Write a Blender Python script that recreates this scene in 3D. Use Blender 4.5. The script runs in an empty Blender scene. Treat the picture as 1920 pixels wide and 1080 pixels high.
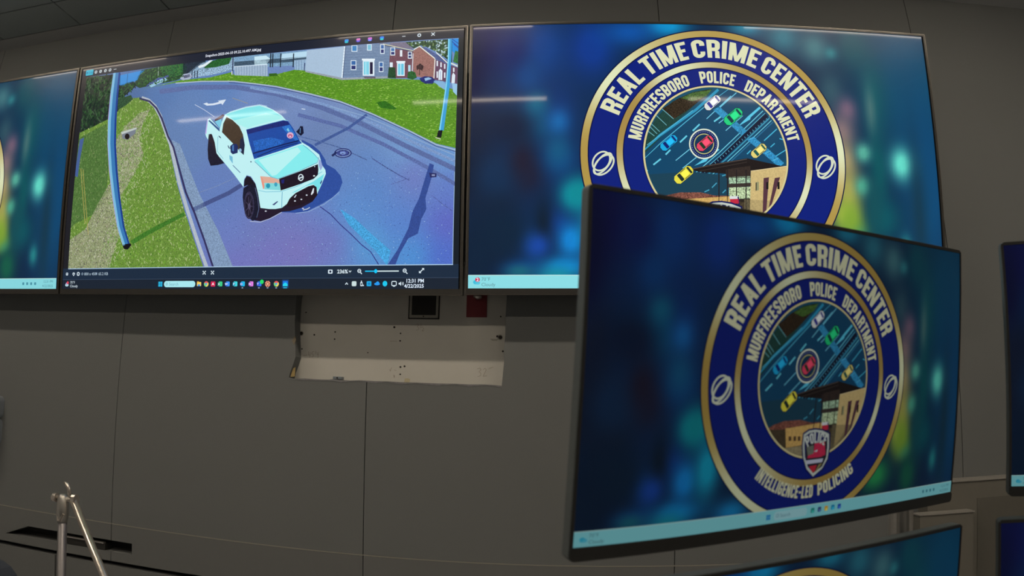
import bpy, bmesh, math, random
import numpy as np
from mathutils import Matrix, Vector
random.seed(7)
SC = bpy.context.scene
C = SC.collection
PI = math.pi
Z0 = 1.62                      # height of the wall screens' lower edge above the floor
CEIL, WALL_Y, BOARD_Y = 2.736, 0.100, 0.145   # ceiling height, fabric surface, plasterboard surface
# ------------------------------------------------------------------ camera (wide lens with barrel distortion)
cam_d = bpy.data.cameras.new('camera'); cam = bpy.data.objects.new('camera', cam_d); C.objects.link(cam); SC.camera = cam
def rot_zxy(yaw, pitch, roll):
    return Matrix.Rotation(yaw, 3, 'Z') @ Matrix.Rotation(pitch, 3, 'X') @ Matrix.Rotation(roll, 3, 'Y')
_r = rot_zxy(0.093722, 0.188175, -0.017614)
_m = Matrix.Identity(4)
for i in range(3):
    _m[i][0], _m[i][1], _m[i][2] = _r[i][0], _r[i][2], -_r[i][1]
_m.translation = Vector((1.76245, -1.83437, Z0 - 0.32945))
cam.matrix_world = _m
cam_d.lens = 20.6; cam_d.sensor_width = 36.0; cam_d.sensor_height = 20.25; cam_d.clip_start = 0.02
cam_d.type = 'PANO'; cam_d.panorama_type = 'FISHEYE_LENS_POLYNOMIAL'; cam_d.fisheye_fov = PI
cam_d.fisheye_polynomial_k0 = 0.0; cam_d.fisheye_polynomial_k1 = -0.0423; cam_d.fisheye_polynomial_k2 = -0.0001556
cam_d.fisheye_polynomial_k3 = 0.00001138; cam_d.fisheye_polynomial_k4 = 0.0
cam_d.dof.use_dof = True; cam_d.dof.focus_distance = 2.05; cam_d.dof.aperture_fstop = 5.6
# ------------------------------------------------------------------ world, exposure
w = bpy.data.worlds.new('world'); SC.world = w; w.use_nodes = True
w.node_tree.nodes['Background'].inputs[0].default_value = (0.5, 0.55, 0.6, 1); w.node_tree.nodes['Background'].inputs[1].default_value = 0.02
vs = SC.view_settings; vs.view_transform = 'Standard'; vs.look = 'None'; vs.exposure = 0.0; vs.gamma = 1.0; vs.use_curve_mapping = False
SC.cycles.max_bounces = 6; SC.cycles.diffuse_bounces = 5; SC.cycles.glossy_bounces = 2; SC.cycles.transmission_bounces = 1
LAMP_RADIANCE = 57.0
LAMP_COLOUR = (1.0, 0.85, 0.66)
# ------------------------------------------------------------------ data: flat pictures in screen coordinates (u right, v up, 0..1)
PHOTO=[
(1,(30,44,36),0.5,[0.0172,0.7057,0.0172,0.9595,0.0178,0.9595,0.1268,0.9526,0.1469,0.7093,0.0201,0.6736]),
(1,(52,140,214),0,[0.1209,0.9437,0.2022,0.9539,0.1879,0.9320,0.1832,0.9106,0.1643,0.9021,0.1436,0.8938,0.1249,0.8977]),
(2,(30,70,120),0,[0.1499,0.9477,0.1513,0.8924,0.1527,0.8919,0.1512,0.9472]),
(1,(34,66,42),0.6,[0.1923,0.9560,0.2462,0.9594,0.2493,0.9595,0.3182,0.9595,0.3278,0.9398,0.3192,0.8930,0.2986,0.8850,0.2526,0.8794,0.1929,0.8716,0.1753,0.8874,0.1794,0.9164]),
(2,(40,96,52),0.7,[0.2468,0.9595,0.3141,0.9595,0.3166,0.9081,0.2895,0.9038,0.2588,0.9198]),
(1,(26,40,40),0.5,[0.1245,0.9027,0.1478,0.9030,0.1703,0.9083,0.1820,0.8861,0.1704,0.8686,0.1495,0.8431,0.1344,0.7844]),
(1,(30,44,60),0.8,[0.3086,0.9595,0.3766,0.9595,0.3888,0.9179,0.3726,0.8970,0.3208,0.8927]),
(1,(140,170,195),0.9,[0.3628,0.9521,0.4551,0.9576,0.4614,0.9039,0.4022,0.8913,0.3436,0.8882,0.3273,0.9059]),
(2,(36,92,44),0.8,[0.3778,0.9491,0.4104,0.9595,0.4488,0.9595,0.4426,0.9313,0.4073,0.9239,0.3765,0.9251]),
(3,(225,238,245),0,[0.3578,0.9386,0.3751,0.9448,0.3888,0.9589,0.3977,0.9571,0.3788,0.9343,0.3616,0.9281]),
(2,(150,195,220),0,[0.2212,0.8783,0.2441,0.9080,0.2689,0.9104,0.2765,0.8917,0.2464,0.8782,0.2284,0.8671]),
(3,(70,80,160),0,[0.2118,0.8752,0.2232,0.8926,0.2503,0.9092,0.2748,0.9140,0.2770,0.9063,0.2511,0.8993,0.2302,0.8838]),
(3,(170,180,205),0,[0.3102,0.8924,0.3195,0.9099,0.3359,0.9115,0.3459,0.8974,0.3381,0.8821,0.3201,0.8808]),
(3,(30,32,70),0,[0.3185,0.9028,0.3363,0.9066,0.3402,0.8937,0.3225,0.8900]),
(3,(150,175,165),0,[0.2421,0.9595,0.2441,0.9155,0.2460,0.9149,0.2440,0.9595]),
(3,(30,34,60),0,[0.3414,0.9226,0.3432,0.8884,0.3456,0.8878,0.3439,0.9219]),
(3,(30,34,60),0,[0.3490,0.9210,0.3507,0.8869,0.3531,0.8863,0.3514,0.9204]),
(3,(30,34,60),0,[0.3565,0.9195,0.3582,0.8855,0.3607,0.8849,0.3590,0.9189]),
(1,(120,158,190),0.4,[0.4383,0.9595,0.4964,0.9595,0.6422,0.9556,0.6454,0.8899,0.4554,0.9098]),
(2,(200,232,245),0,[0.5086,0.9519,0.5388,0.9509,0.5506,0.9345,0.5413,0.9080,0.5112,0.9088]),
(2,(185,220,240),0,[0.5792,0.9504,0.6411,0.9511,0.6424,0.9252,0.5780,0.9248]),
(2,(62,84,104),0.5,[0.4564,0.9382,0.6423,0.9275,0.6432,0.9088,0.4576,0.9189]),
(3,(34,46,60),0,[0.5490,0.9586,0.5512,0.8969,0.5542,0.8962,0.5521,0.9578]),
(3,(34,46,60),0,[0.5545,0.9575,0.5567,0.8959,0.5597,0.8952,0.5575,0.9567]),
(3,(34,46,60),0,[0.5749,0.9537,0.5770,0.8924,0.5799,0.8916,0.5779,0.9530]),
(3,(34,46,60),0,[0.6071,0.9478,0.6090,0.8868,0.6119,0.8862,0.6100,0.9471]),
(4,(50,56,90),0,[0.4506,0.9595,0.4544,0.8816,0.4572,0.8809,0.4535,0.9595]),
(4,(220,232,240),0,[0.4519,0.8986,0.4529,0.8818,0.4558,0.8813,0.4547,0.8980]),
(4,(160,182,204),0.15,[0.4578,0.9165,0.5452,0.9096,0.5482,0.8577,0.4617,0.8778]),
(5,(112,138,168),0,[0.4629,0.9156,0.4654,0.8765,0.4665,0.8763,0.4640,0.9153]),
(5,(112,138,168),0,[0.4700,0.9149,0.4725,0.8749,0.4736,0.8747,0.4711,0.9147]),
(5,(112,138,168),0,[0.4770,0.9143,0.4796,0.8734,0.4807,0.8732,0.4782,0.9141]),
(5,(112,138,168),0,[0.4840,0.9137,0.4866,0.8719,0.4877,0.8717,0.4852,0.9135]),
(5,(112,138,168),0,[0.4910,0.9131,0.4936,0.8704,0.4948,0.8702,0.4922,0.9129]),
(5,(112,138,168),0,[0.4980,0.9125,0.5006,0.8689,0.5018,0.8687,0.4991,0.9123]),
(5,(112,138,168),0,[0.5049,0.9119,0.5076,0.8674,0.5087,0.8672,0.5061,0.9117]),
(5,(112,138,168),0,[0.5119,0.9113,0.5146,0.8660,0.5157,0.8658,0.5130,0.9111]),
(5,(112,138,168),0,[0.5188,0.9108,0.5215,0.8645,0.5226,0.8643,0.5199,0.9106]),
(5,(112,138,168),0,[0.5256,0.9102,0.5284,0.8631,0.5295,0.8629,0.5267,0.9100]),
(5,(112,138,168),0,[0.5325,0.9097,0.5353,0.8617,0.5364,0.8615,0.5336,0.9095]),
(5,(112,138,168),0,[0.5393,0.9091,0.5421,0.8602,0.5432,0.8600,0.5404,0.9089]),
(5,(215,228,240),0,[0.4579,0.9150,0.5454,0.9082,0.5451,0.9110,0.4576,0.9179]),
(4,(150,180,208),0.15,[0.6115,0.9165,0.6416,0.9160,0.6440,0.8671,0.6150,0.8742]),
(5,(100,130,165),0,[0.6163,0.9157,0.6185,0.8724,0.6196,0.8723,0.6173,0.9155]),
(5,(100,130,165),0,[0.6229,0.9145,0.6251,0.8714,0.6261,0.8712,0.6239,0.9144]),
(5,(100,130,165),0,[0.6295,0.9134,0.6316,0.8703,0.6327,0.8701,0.6305,0.9132]),
(5,(100,130,165),0,[0.6360,0.9123,0.6382,0.8692,0.6392,0.8690,0.6371,0.9121]),
(5,(40,44,90),0,[0.6374,0.9006,0.6377,0.8683,0.6398,0.8677,0.6395,0.9000]),
(3,(88,142,34),0.35,[0.1935,0.8641,0.2532,0.8720,0.3138,0.8844,0.3957,0.8806,0.4536,0.8935,0.4601,0.8805,0.5509,0.8573,0.6175,0.8761,0.6467,0.8644,0.7335,0.8150,0.8394,0.8056,0.9195,0.7901,0.9885,0.7408,0.9885,0.5148,0.9474,0.5353,0.8894,0.5916,0.8055,0.6677,0.7308,0.7265,0.6536,0.7704,0.5734,0.8121,0.5184,0.8327,0.4618,0.8531,0.3746,0.8691,0.2993,0.8751,0.2219,0.8683]),
(4,(44,104,26),0.5,[0.8137,0.7100,0.8326,0.7144,0.8594,0.6814,0.8549,0.6754,0.8239,0.6872]),
(4,(50,96,28),0.3,[0.5503,0.8690,0.5704,0.8678,0.5738,0.8557,0.5523,0.8570]),
(5,(176,190,205),0,[0.2997,0.8705,0.3749,0.8645,0.4620,0.8486,0.5185,0.8283,0.5735,0.8066,0.6536,0.7650,0.7306,0.7214,0.8052,0.6627,0.8891,0.5868,0.9471,0.5294,0.9885,0.5063,0.9885,0.5101,0.9478,0.5328,0.8899,0.5902,0.8059,0.6662,0.7311,0.7251,0.6540,0.7689,0.5737,0.8106,0.5186,0.8324,0.4619,0.8528,0.3746,0.8689,0.2992,0.8749]),
(5,(64,74,120),0,[0.4480,0.8471,0.5189,0.8232,0.5738,0.8015,0.6539,0.7601,0.7309,0.7165,0.8055,0.6579,0.8893,0.5822,0.9473,0.5238,0.9885,0.5008,0.9885,0.5033,0.9478,0.5261,0.8899,0.5844,0.8060,0.6602,0.7313,0.7189,0.6542,0.7626,0.5740,0.8042,0.5189,0.8259,0.4480,0.8499]),
(5,(140,168,205),0,[0.7065,0.7060,0.7815,0.6601,0.8422,0.6112,0.9129,0.5466,0.9885,0.4848,0.9885,0.4883,0.9136,0.5496,0.8428,0.6143,0.7820,0.6633,0.7069,0.7093]),
(5,(168,192,216),0.06,[0.6409,0.9558,0.7314,0.9568,0.7307,0.8221,0.6415,0.8652]),
(5,(112,136,168),0.18,[0.7314,0.9568,0.8371,0.9571,0.8379,0.8146,0.7306,0.8244]),
(6,(86,108,146),0,[0.7294,0.9450,0.8353,0.9384,0.8352,0.9395,0.7293,0.9461]),
(6,(86,108,146),0,[0.7295,0.9325,0.8356,0.9255,0.8355,0.9267,0.7294,0.9336]),
(6,(86,108,146),0,[0.7296,0.9200,0.8358,0.9127,0.8358,0.9139,0.7295,0.9212]),
(6,(86,108,146),0,[0.7297,0.9076,0.8361,0.9000,0.8361,0.9011,0.7296,0.9087]),
(6,(86,108,146),0,[0.7297,0.8952,0.8364,0.8873,0.8363,0.8884,0.7297,0.8963]),
(6,(86,108,146),0,[0.7298,0.8828,0.8367,0.8746,0.8366,0.8757,0.7297,0.8840]),
(6,(86,108,146),0,[0.7299,0.8705,0.8369,0.8620,0.8369,0.8631,0.7298,0.8717]),
(6,(86,108,146),0,[0.7300,0.8582,0.8372,0.8494,0.8372,0.8505,0.7299,0.8594]),
(6,(86,108,146),0,[0.7300,0.8460,0.8375,0.8368,0.8374,0.8380,0.7300,0.8472]),
(6,(86,108,146),0,[0.7301,0.8338,0.8377,0.8243,0.8377,0.8254,0.7300,0.8349]),
(6,(226,240,250),0,[0.7300,0.9573,0.7293,0.8225,0.7321,0.8217,0.7328,0.9564]),
(6,(40,54,100),0,[0.7334,0.9566,0.7326,0.8242,0.7336,0.8239,0.7344,0.9563]),
(6,(150,160,170),0.2,[0.6414,0.8675,0.7307,0.8221,0.8379,0.8146,0.8381,0.8068,0.7311,0.8131,0.6417,0.8606]),
(6,(96,74,90),0,[0.7812,0.8197,0.8079,0.8162,0.8082,0.8083,0.7839,0.8115]),
(7,(222,236,246),0,[0.7476,0.9589,0.7613,0.9567,0.7624,0.9289,0.7487,0.9310]),
(8,(60,130,190),0,[0.7493,0.9563,0.7598,0.9547,0.7607,0.9321,0.7502,0.9337]),
(7,(222,236,246),0,[0.7835,0.9580,0.7946,0.9563,0.7956,0.9285,0.7845,0.9302]),
(8,(120,190,215),0,[0.7852,0.9554,0.7931,0.9542,0.7939,0.9318,0.7860,0.9329]),
(7,(222,236,246),0,[0.8142,0.9534,0.8239,0.9520,0.8253,0.9106,0.8156,0.9120]),
(8,(50,100,165),0,[0.8159,0.9502,0.8225,0.9492,0.8230,0.9329,0.8164,0.9338]),
(8,(34,44,110),0,[0.8165,0.9306,0.8231,0.9297,0.8236,0.9143,0.8170,0.9152]),
(7,(222,236,246),0,[0.7483,0.8943,0.7613,0.8924,0.7629,0.8502,0.7500,0.8521]),
(8,(50,100,165),0,[0.7500,0.8911,0.7598,0.8896,0.7605,0.8728,0.7507,0.8743]),
(8,(34,44,110),0,[0.7508,0.8711,0.7606,0.8696,0.7612,0.8538,0.7514,0.8552]),
(7,(222,236,246),0,[0.8137,0.8782,0.8240,0.8768,0.8254,0.8340,0.8151,0.8353]),
(8,(50,100,165),0,[0.8154,0.8750,0.8225,0.8741,0.8231,0.8569,0.8159,0.8578]),
(8,(34,44,110),0,[0.8160,0.8547,0.8232,0.8538,0.8237,0.8376,0.8166,0.8385]),
(7,(228,240,248),0,[0.7741,0.8974,0.8041,0.8931,0.8044,0.8858,0.7743,0.8900]),
(7,(222,236,246),0,[0.7762,0.8902,0.8031,0.8864,0.8053,0.8209,0.7786,0.8245]),
(8,(128,210,232),0,[0.7788,0.8842,0.7911,0.8824,0.7931,0.8270,0.7809,0.8286]),
(8,(24,18,60),0,[0.7930,0.8799,0.7997,0.8790,0.8015,0.8281,0.7948,0.8290]),
(9,(190,236,246),0,[0.7831,0.8824,0.7850,0.8281,0.7865,0.8279,0.7845,0.8822]),
(5,(110,72,86),0.25,[0.8366,0.9342,0.8908,0.9135,0.8913,0.8018,0.8381,0.8068]),
(5,(118,112,134),0.2,[0.8104,0.9586,0.8707,0.9560,0.8907,0.9204,0.8105,0.9540]),
(6,(206,204,170),0,[0.8201,0.9519,0.8907,0.9129,0.8910,0.9164,0.8204,0.9555]),
(6,(40,44,90),0,[0.8203,0.9482,0.8908,0.9093,0.8910,0.9119,0.8205,0.9509]),
(7,(222,236,246),0,[0.8377,0.9363,0.8486,0.9349,0.8496,0.9006,0.8388,0.9020]),
(8,(60,110,170),0,[0.8394,0.9331,0.8471,0.9321,0.8475,0.9193,0.8398,0.9203]),
(8,(34,44,110),0,[0.8399,0.9171,0.8476,0.9161,0.8480,0.9042,0.8403,0.9052]),
(7,(226,232,240),0,[0.8597,0.9220,0.8651,0.9213,0.8659,0.8940,0.8605,0.8947]),
(7,(222,236,246),0,[0.8778,0.9129,0.8868,0.9118,0.8875,0.8823,0.8786,0.8834]),
(8,(40,60,120),0,[0.8795,0.9097,0.8853,0.9090,0.8856,0.8986,0.8797,0.8993]),
(8,(34,44,110),0,[0.8798,0.8961,0.8856,0.8954,0.8859,0.8859,0.8801,0.8866]),
(7,(228,240,248),0,[0.8533,0.8764,0.8730,0.8740,0.8732,0.8672,0.8535,0.8696]),
(7,(222,236,246),0,[0.8547,0.8706,0.8720,0.8685,0.8735,0.8115,0.8563,0.8135]),
(8,(118,208,232),0,[0.8572,0.8647,0.8628,0.8640,0.8642,0.8170,0.8586,0.8177]),
(8,(100,196,226),0,[0.8641,0.8638,0.8700,0.8631,0.8713,0.8162,0.8655,0.8169]),
(7,(220,234,244),0,[0.8385,0.8727,0.8451,0.8718,0.8457,0.8516,0.8391,0.8524]),
(7,(180,220,236),0,[0.8800,0.8563,0.8853,0.8557,0.8860,0.8289,0.8807,0.8295]),
(6,(210,210,220),0,[0.8888,0.9048,0.8884,0.8288,0.8906,0.8283,0.8910,0.9043]),
(7,(30,70,42),0.6,[0.8367,0.8527,0.8511,0.8498,0.8542,0.8038,0.8357,0.8082]),
(8,(36,92,44),0.6,[0.8802,0.8252,0.8883,0.8309,0.8967,0.8233,0.9007,0.8008,0.8915,0.7952,0.8797,0.8009]),
(6,(150,106,100),0.3,[0.8896,0.9159,0.9034,0.9313,0.9386,0.8766,0.9368,0.7927,0.8923,0.8083]),
(6,(78,92,140),0.35,[0.9033,0.9324,0.9164,0.9263,0.9713,0.8577,0.9738,0.8419,0.9386,0.8766]),
(7,(232,236,226),0,[0.8913,0.9184,0.9030,0.9305,0.9379,0.8750,0.9392,0.8782,0.9037,0.9344,0.8901,0.9223]),
(7,(232,236,226),0,[0.9397,0.9020,0.9684,0.8488,0.9697,0.8514,0.9410,0.9046]),
(6,(100,70,96),0.25,[0.9386,0.8743,0.9885,0.8345,0.9885,0.7679,0.9357,0.7906]),
(7,(226,222,216),0,[0.9374,0.8746,0.9368,0.7950,0.9391,0.7946,0.9398,0.8741]),
(7,(226,232,242),0,[0.9422,0.8673,0.9452,0.8669,0.9457,0.8447,0.9427,0.8450]),
(7,(226,232,242),0,[0.9505,0.8597,0.9535,0.8594,0.9539,0.8394,0.9509,0.8397]),
(7,(226,232,242),0,[0.9587,0.8522,0.9617,0.8520,0.9621,0.8320,0.9591,0.8323]),
(7,(226,232,242),0,[0.9431,0.8228,0.9461,0.8225,0.9466,0.7961,0.9436,0.7964]),
(7,(226,232,242),0,[0.9593,0.8169,0.9623,0.8166,0.9627,0.7946,0.9597,0.7949]),
(7,(226,232,242),0,[0.9785,0.8349,0.9815,0.8346,0.9818,0.8170,0.9788,0.8172]),
(7,(220,232,244),0,[0.9477,0.8246,0.9510,0.8342,0.9558,0.8238,0.9559,0.7865,0.9478,0.7873]),
(7,(220,232,244),0,[0.9767,0.8043,0.9794,0.8150,0.9836,0.8037,0.9830,0.7711,0.9761,0.7716]),
(8,(120,140,190),0,[0.9507,0.8221,0.9514,0.7869,0.9523,0.7869,0.9517,0.8220]),
(7,(214,224,214),0,[0.9736,0.8575,0.9885,0.8436,0.9885,0.8371,0.9737,0.8508]),
(4,(34,66,40),0.9,[0.8683,0.9551,0.9742,0.9563,0.9759,0.8550,0.9474,0.8981,0.9187,0.9283,0.9044,0.9369,0.8905,0.9249]),
(4,(24,140,222),0,[0.9695,0.9568,0.9885,0.9567,0.9885,0.8891,0.9821,0.8945,0.9727,0.9089]),
(5,(46,108,54),0.5,[0.9820,0.9058,0.9885,0.9014,0.9885,0.8498,0.9781,0.8592]),
(5,(20,50,150),0,[0.9715,0.9487,0.9882,0.9199,0.9885,0.9206,0.9885,0.9228,0.9724,0.9507]),
(5,(20,50,150),0,[0.9738,0.9552,0.9885,0.9336,0.9885,0.9369,0.9746,0.9574]),
(5,(20,50,150),0,[0.9776,0.9345,0.9885,0.9146,0.9885,0.9181,0.9785,0.9364]),
(7,(60,40,44),0.9,[0.8983,0.8498,0.9063,0.8600,0.9147,0.8479,0.9117,0.8283,0.9045,0.8380,0.9000,0.8318]),
(7,(44,30,36),0,[0.9049,0.8401,0.9056,0.8113,0.9070,0.8111,0.9063,0.8400]),
(8,(28,40,110),0.5,[0.9066,0.7980,0.9169,0.8057,0.9332,0.8018,0.9404,0.7880,0.9361,0.7731,0.9199,0.7747,0.9092,0.7867]),
(9,(150,190,225),0,[0.9171,0.7969,0.9263,0.8003,0.9333,0.7931,0.9196,0.7857]),
(8,(132,178,216),0,[0.9370,0.7840,0.9577,0.7820,0.9707,0.7548,0.9687,0.7377,0.9501,0.7610]),
(8,(150,196,230),0,[0.9773,0.7715,0.9885,0.7673,0.9885,0.7206,0.9801,0.7367]),
(10,(58,158,216),0,[0.9654,0.9572,0.9736,0.9564,0.9741,0.8953,0.9729,0.7633,0.9676,0.6673,0.9628,0.5838,0.9527,0.5866,0.9585,0.6702,0.9637,0.7641,0.9664,0.8737]),
(11,(132,214,240),0,[0.9660,0.9572,0.9689,0.9569,0.9693,0.8734,0.9666,0.7638,0.9609,0.6679,0.9560,0.5864,0.9532,0.5866,0.9589,0.6701,0.9641,0.7640,0.9666,0.8737]),
(11,(14,18,26),0,[0.9510,0.5847,0.9605,0.5860,0.9582,0.5562,0.9486,0.5599]),
(11,(210,205,190),0,[0.9456,0.5565,0.9570,0.5495,0.9574,0.5526,0.9461,0.5596]),
(3,(104,138,58),0.4,[0.0172,0.0885,0.0172,0.6963,0.0519,0.7128,0.1107,0.7470,0.1350,0.7770,0.1427,0.8050,0.1736,0.8287,0.1965,0.8268,0.2199,0.8127,0.2412,0.7823,0.2602,0.7361,0.2844,0.6524,0.2981,0.6040,0.3302,0.4368,0.3580,0.3171,0.3971,0.1634,0.4166,0.0885]),
(4,(142,150,112),0.5,[0.2020,0.7555,0.2329,0.7670,0.2152,0.7054,0.2106,0.6351,0.2278,0.5671,0.2017,0.4776,0.1679,0.3933,0.1839,0.2732,0.1597,0.1613,0.1485,0.0885,0.0172,0.0885,0.0172,0.2137,0.0650,0.2576,0.1014,0.3715,0.1429,0.4842,0.1385,0.6457,0.1637,0.7042]),
(4,(78,112,56),0.45,[0.0172,0.6634,0.0201,0.6736,0.1024,0.7240,0.1231,0.5573,0.1239,0.4161,0.0955,0.3254,0.0289,0.2833,0.0172,0.2652]),
(5,(62,116,40),0.5,[0.2079,0.1998,0.2457,0.2336,0.2903,0.2666,0.3554,0.3107,0.3603,0.2973,0.3058,0.2568,0.2616,0.2239,0.2164,0.1859]),
(5,(190,200,196),0,[0.1510,0.6774,0.1971,0.6917,0.1992,0.6842,0.1550,0.6672]),
(5,(120,128,140),0,[0.1550,0.6672,0.1976,0.6844,0.1957,0.6657,0.1749,0.6403,0.1581,0.6476]),
(6,(30,24,24),0,[0.1796,0.6539,0.1795,0.6498,0.1788,0.6463,0.1773,0.6436,0.1754,0.6421,0.1732,0.6418,0.1709,0.6427,0.1687,0.6449,0.1668,0.6481,0.1655,0.6520,0.1648,0.6561,0.1649,0.6602,0.1657,0.6637,0.1671,0.6664,0.1690,0.6680,0.1713,0.6683,0.1736,0.6673,0.1758,0.6651,0.1777,0.6619,0.1790,0.6580]),
(5,(40,74,48),0.7,[0.1305,0.8319,0.1691,0.8442,0.1773,0.8231,0.1565,0.7976,0.1346,0.7820]),
(6,(176,164,88),0,[0.0336,0.5303,0.0629,0.2810,0.0646,0.2811,0.0353,0.5303]),
(6,(176,164,88),0,[0.0410,0.5246,0.0756,0.2337,0.0773,0.2338,0.0427,0.5245]),
(5,(70,96,150),0,[0.0172,0.4979,0.0172,0.5498,0.0209,0.6636,0.0343,0.6714,0.0281,0.5698,0.0266,0.4927]),
(6,(176,186,198),0.12,[0.2019,0.8171,0.2227,0.8031,0.2424,0.7750,0.2606,0.7307,0.2846,0.6474,0.2999,0.5973,0.3332,0.4325,0.3624,0.3125,0.4014,0.1589,0.4201,0.0885,0.4298,0.0885,0.4100,0.1631,0.3713,0.3161,0.3424,0.4352,0.3092,0.5998,0.2937,0.6512,0.2695,0.7352,0.2499,0.7831,0.2272,0.8156,0.2042,0.8316]),
(7,(52,50,92),0,[0.1963,0.8190,0.2274,0.8003,0.2495,0.7664,0.2681,0.7190,0.2921,0.6357,0.3102,0.5874,0.3549,0.3932,0.3837,0.3030,0.4135,0.1936,0.4392,0.0885,0.4445,0.0885,0.4182,0.1959,0.3885,0.3055,0.3599,0.3952,0.3152,0.5892,0.2970,0.6381,0.2731,0.7214,0.2537,0.7707,0.2297,0.8074,0.1972,0.8272]),
(5,(126,150,182),0.35,[0.3046,0.6216,0.3300,0.5997,0.3940,0.3866,0.4510,0.2315,0.4930,0.0885,0.4446,0.0885,0.4187,0.1947,0.3890,0.3040,0.3620,0.3894,0.3199,0.5690]),
(8,(58,122,180),0,[0.1090,0.9595,0.1043,0.9595,0.1036,0.8520,0.1061,0.7405,0.1129,0.6303,0.1263,0.5096,0.1435,0.3910,0.1650,0.2631,0.1864,0.1805,0.2068,0.1886,0.1876,0.2617,0.1682,0.3887,0.1530,0.5064,0.1399,0.6264,0.1333,0.7358,0.1293,0.8470,0.1264,0.9577]),
(9,(124,188,220),0,[0.1089,0.9595,0.1043,0.9595,0.1036,0.8520,0.1061,0.7405,0.1129,0.6303,0.1263,0.5096,0.1435,0.3910,0.1650,0.2631,0.1864,0.1805,0.1934,0.1833,0.1727,0.2626,0.1520,0.3902,0.1354,0.5085,0.1221,0.6290,0.1154,0.7389,0.1124,0.8503,0.1118,0.9592]),
(9,(24,58,140),0,[0.1215,0.9582,0.1237,0.8481,0.1274,0.7368,0.1340,0.6273,0.1471,0.5071,0.1628,0.3892,0.1827,0.2620,0.2023,0.1868,0.2068,0.1886,0.1876,0.2617,0.1682,0.3887,0.1530,0.5064,0.1399,0.6264,0.1333,0.7358,0.1293,0.8470,0.1264,0.9577]),
(9,(190,150,220),0,[0.1043,0.9595,0.1036,0.8520,0.1061,0.7405,0.1129,0.6303,0.1263,0.5096,0.1435,0.3910,0.1650,0.2631,0.1864,0.1805,0.1881,0.1811,0.1668,0.2629,0.1455,0.3908,0.1285,0.5093,0.1151,0.6300,0.1083,0.7401,0.1057,0.8516,0.1060,0.9595]),
(9,(18,18,26),0,[0.1846,0.1851,0.2083,0.1908,0.2118,0.1817,0.2014,0.1642,0.1902,0.1669]),
(6,(214,226,240),0,[0.3844,0.7659,0.3944,0.7694,0.3983,0.7636,0.4107,0.7627,0.4276,0.7669,0.4237,0.7722,0.4455,0.7744,0.4370,0.7515,0.4337,0.7589,0.4140,0.7548,0.3952,0.7555]),
(6,(200,212,230),0,[0.3607,0.7654,0.3888,0.7375,0.4182,0.7029,0.4189,0.7047,0.3894,0.7393,0.3612,0.7673]),
(6,(150,150,130),0,[0.4621,0.7763,0.4881,0.7583,0.5039,0.7467,0.5043,0.7488,0.4885,0.7604,0.4624,0.7785]),
(6,(200,215,235),0,[0.6399,0.7037,0.6490,0.7003,0.6491,0.7037,0.6400,0.7072]),
(7,(36,40,104),0.2,[0.7643,0.5128,0.7639,0.5086,0.7625,0.5046,0.7603,0.5012,0.7572,0.4984,0.7535,0.4964,0.7494,0.4954,0.7449,0.4953,0.7405,0.4962,0.7362,0.4980,0.7323,0.5007,0.7290,0.5040,0.7265,0.5079,0.7248,0.5122,0.7242,0.5165,0.7245,0.5208,0.7259,0.5248,0.7282,0.5282,0.7313,0.5310,0.7350,0.5330,0.7392,0.5340,0.7437,0.5341,0.7482,0.5331,0.7524,0.5313,0.7563,0.5286,0.7595,0.5253,0.7620,0.5214,0.7636,0.5172]),
(8,(126,150,196),0.2,[0.7615,0.5131,0.7612,0.5096,0.7600,0.5065,0.7580,0.5037,0.7554,0.5015,0.7522,0.4999,0.7486,0.4991,0.7448,0.4991,0.7410,0.4998,0.7373,0.5013,0.7339,0.5035,0.7311,0.5062,0.7289,0.5093,0.7276,0.5128,0.7270,0.5163,0.7273,0.5197,0.7285,0.5229,0.7305,0.5257,0.7331,0.5279,0.7364,0.5294,0.7400,0.5302,0.7438,0.5302,0.7477,0.5295,0.7513,0.5280,0.7546,0.5258,0.7574,0.5231,0.7596,0.5200,0.7609,0.5166]),
(9,(56,66,128),0.9,[0.7593,0.5133,0.7590,0.5105,0.7580,0.5079,0.7563,0.5057,0.7540,0.5039,0.7512,0.5027,0.7480,0.5020,0.7447,0.5020,0.7414,0.5026,0.7381,0.5039,0.7352,0.5056,0.7328,0.5079,0.7309,0.5104,0.7297,0.5132,0.7292,0.5161,0.7295,0.5188,0.7305,0.5214,0.7322,0.5236,0.7346,0.5254,0.7374,0.5267,0.7406,0.5273,0.7439,0.5273,0.7473,0.5267,0.7505,0.5254,0.7534,0.5236,0.7558,0.5214,0.7577,0.5189,0.7589,0.5161]),
(10,(110,132,186),0.8,[0.7516,0.5140,0.7513,0.5121,0.7503,0.5104,0.7487,0.5091,0.7468,0.5084,0.7445,0.5083,0.7423,0.5088,0.7402,0.5099,0.7385,0.5115,0.7374,0.5133,0.7370,0.5153,0.7373,0.5172,0.7383,0.5189,0.7399,0.5202,0.7419,0.5209,0.7441,0.5210,0.7464,0.5204,0.7484,0.5194,0.7501,0.5178,0.7512,0.5160]),
(6,(52,58,130),0.5,[0.6950,0.3120,0.7226,0.2780,0.7452,0.2386,0.7710,0.1996,0.7941,0.1611,0.8142,0.1352,0.8320,0.0885,0.8324,0.0885,0.8338,0.0900,0.8157,0.1375,0.7954,0.1637,0.7724,0.2021,0.7466,0.2411,0.7240,0.2806,0.6962,0.3149]),
(6,(70,84,140),0.8,[0.8102,0.4866,0.8439,0.4470,0.8722,0.4165,0.8932,0.3970,0.8939,0.3998,0.8731,0.4193,0.8448,0.4497,0.8112,0.4893]),
(6,(78,90,150),0.9,[0.9413,0.3390,0.9661,0.3024,0.9861,0.2781,0.9868,0.2800,0.9669,0.3042,0.9421,0.3408]),
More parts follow.
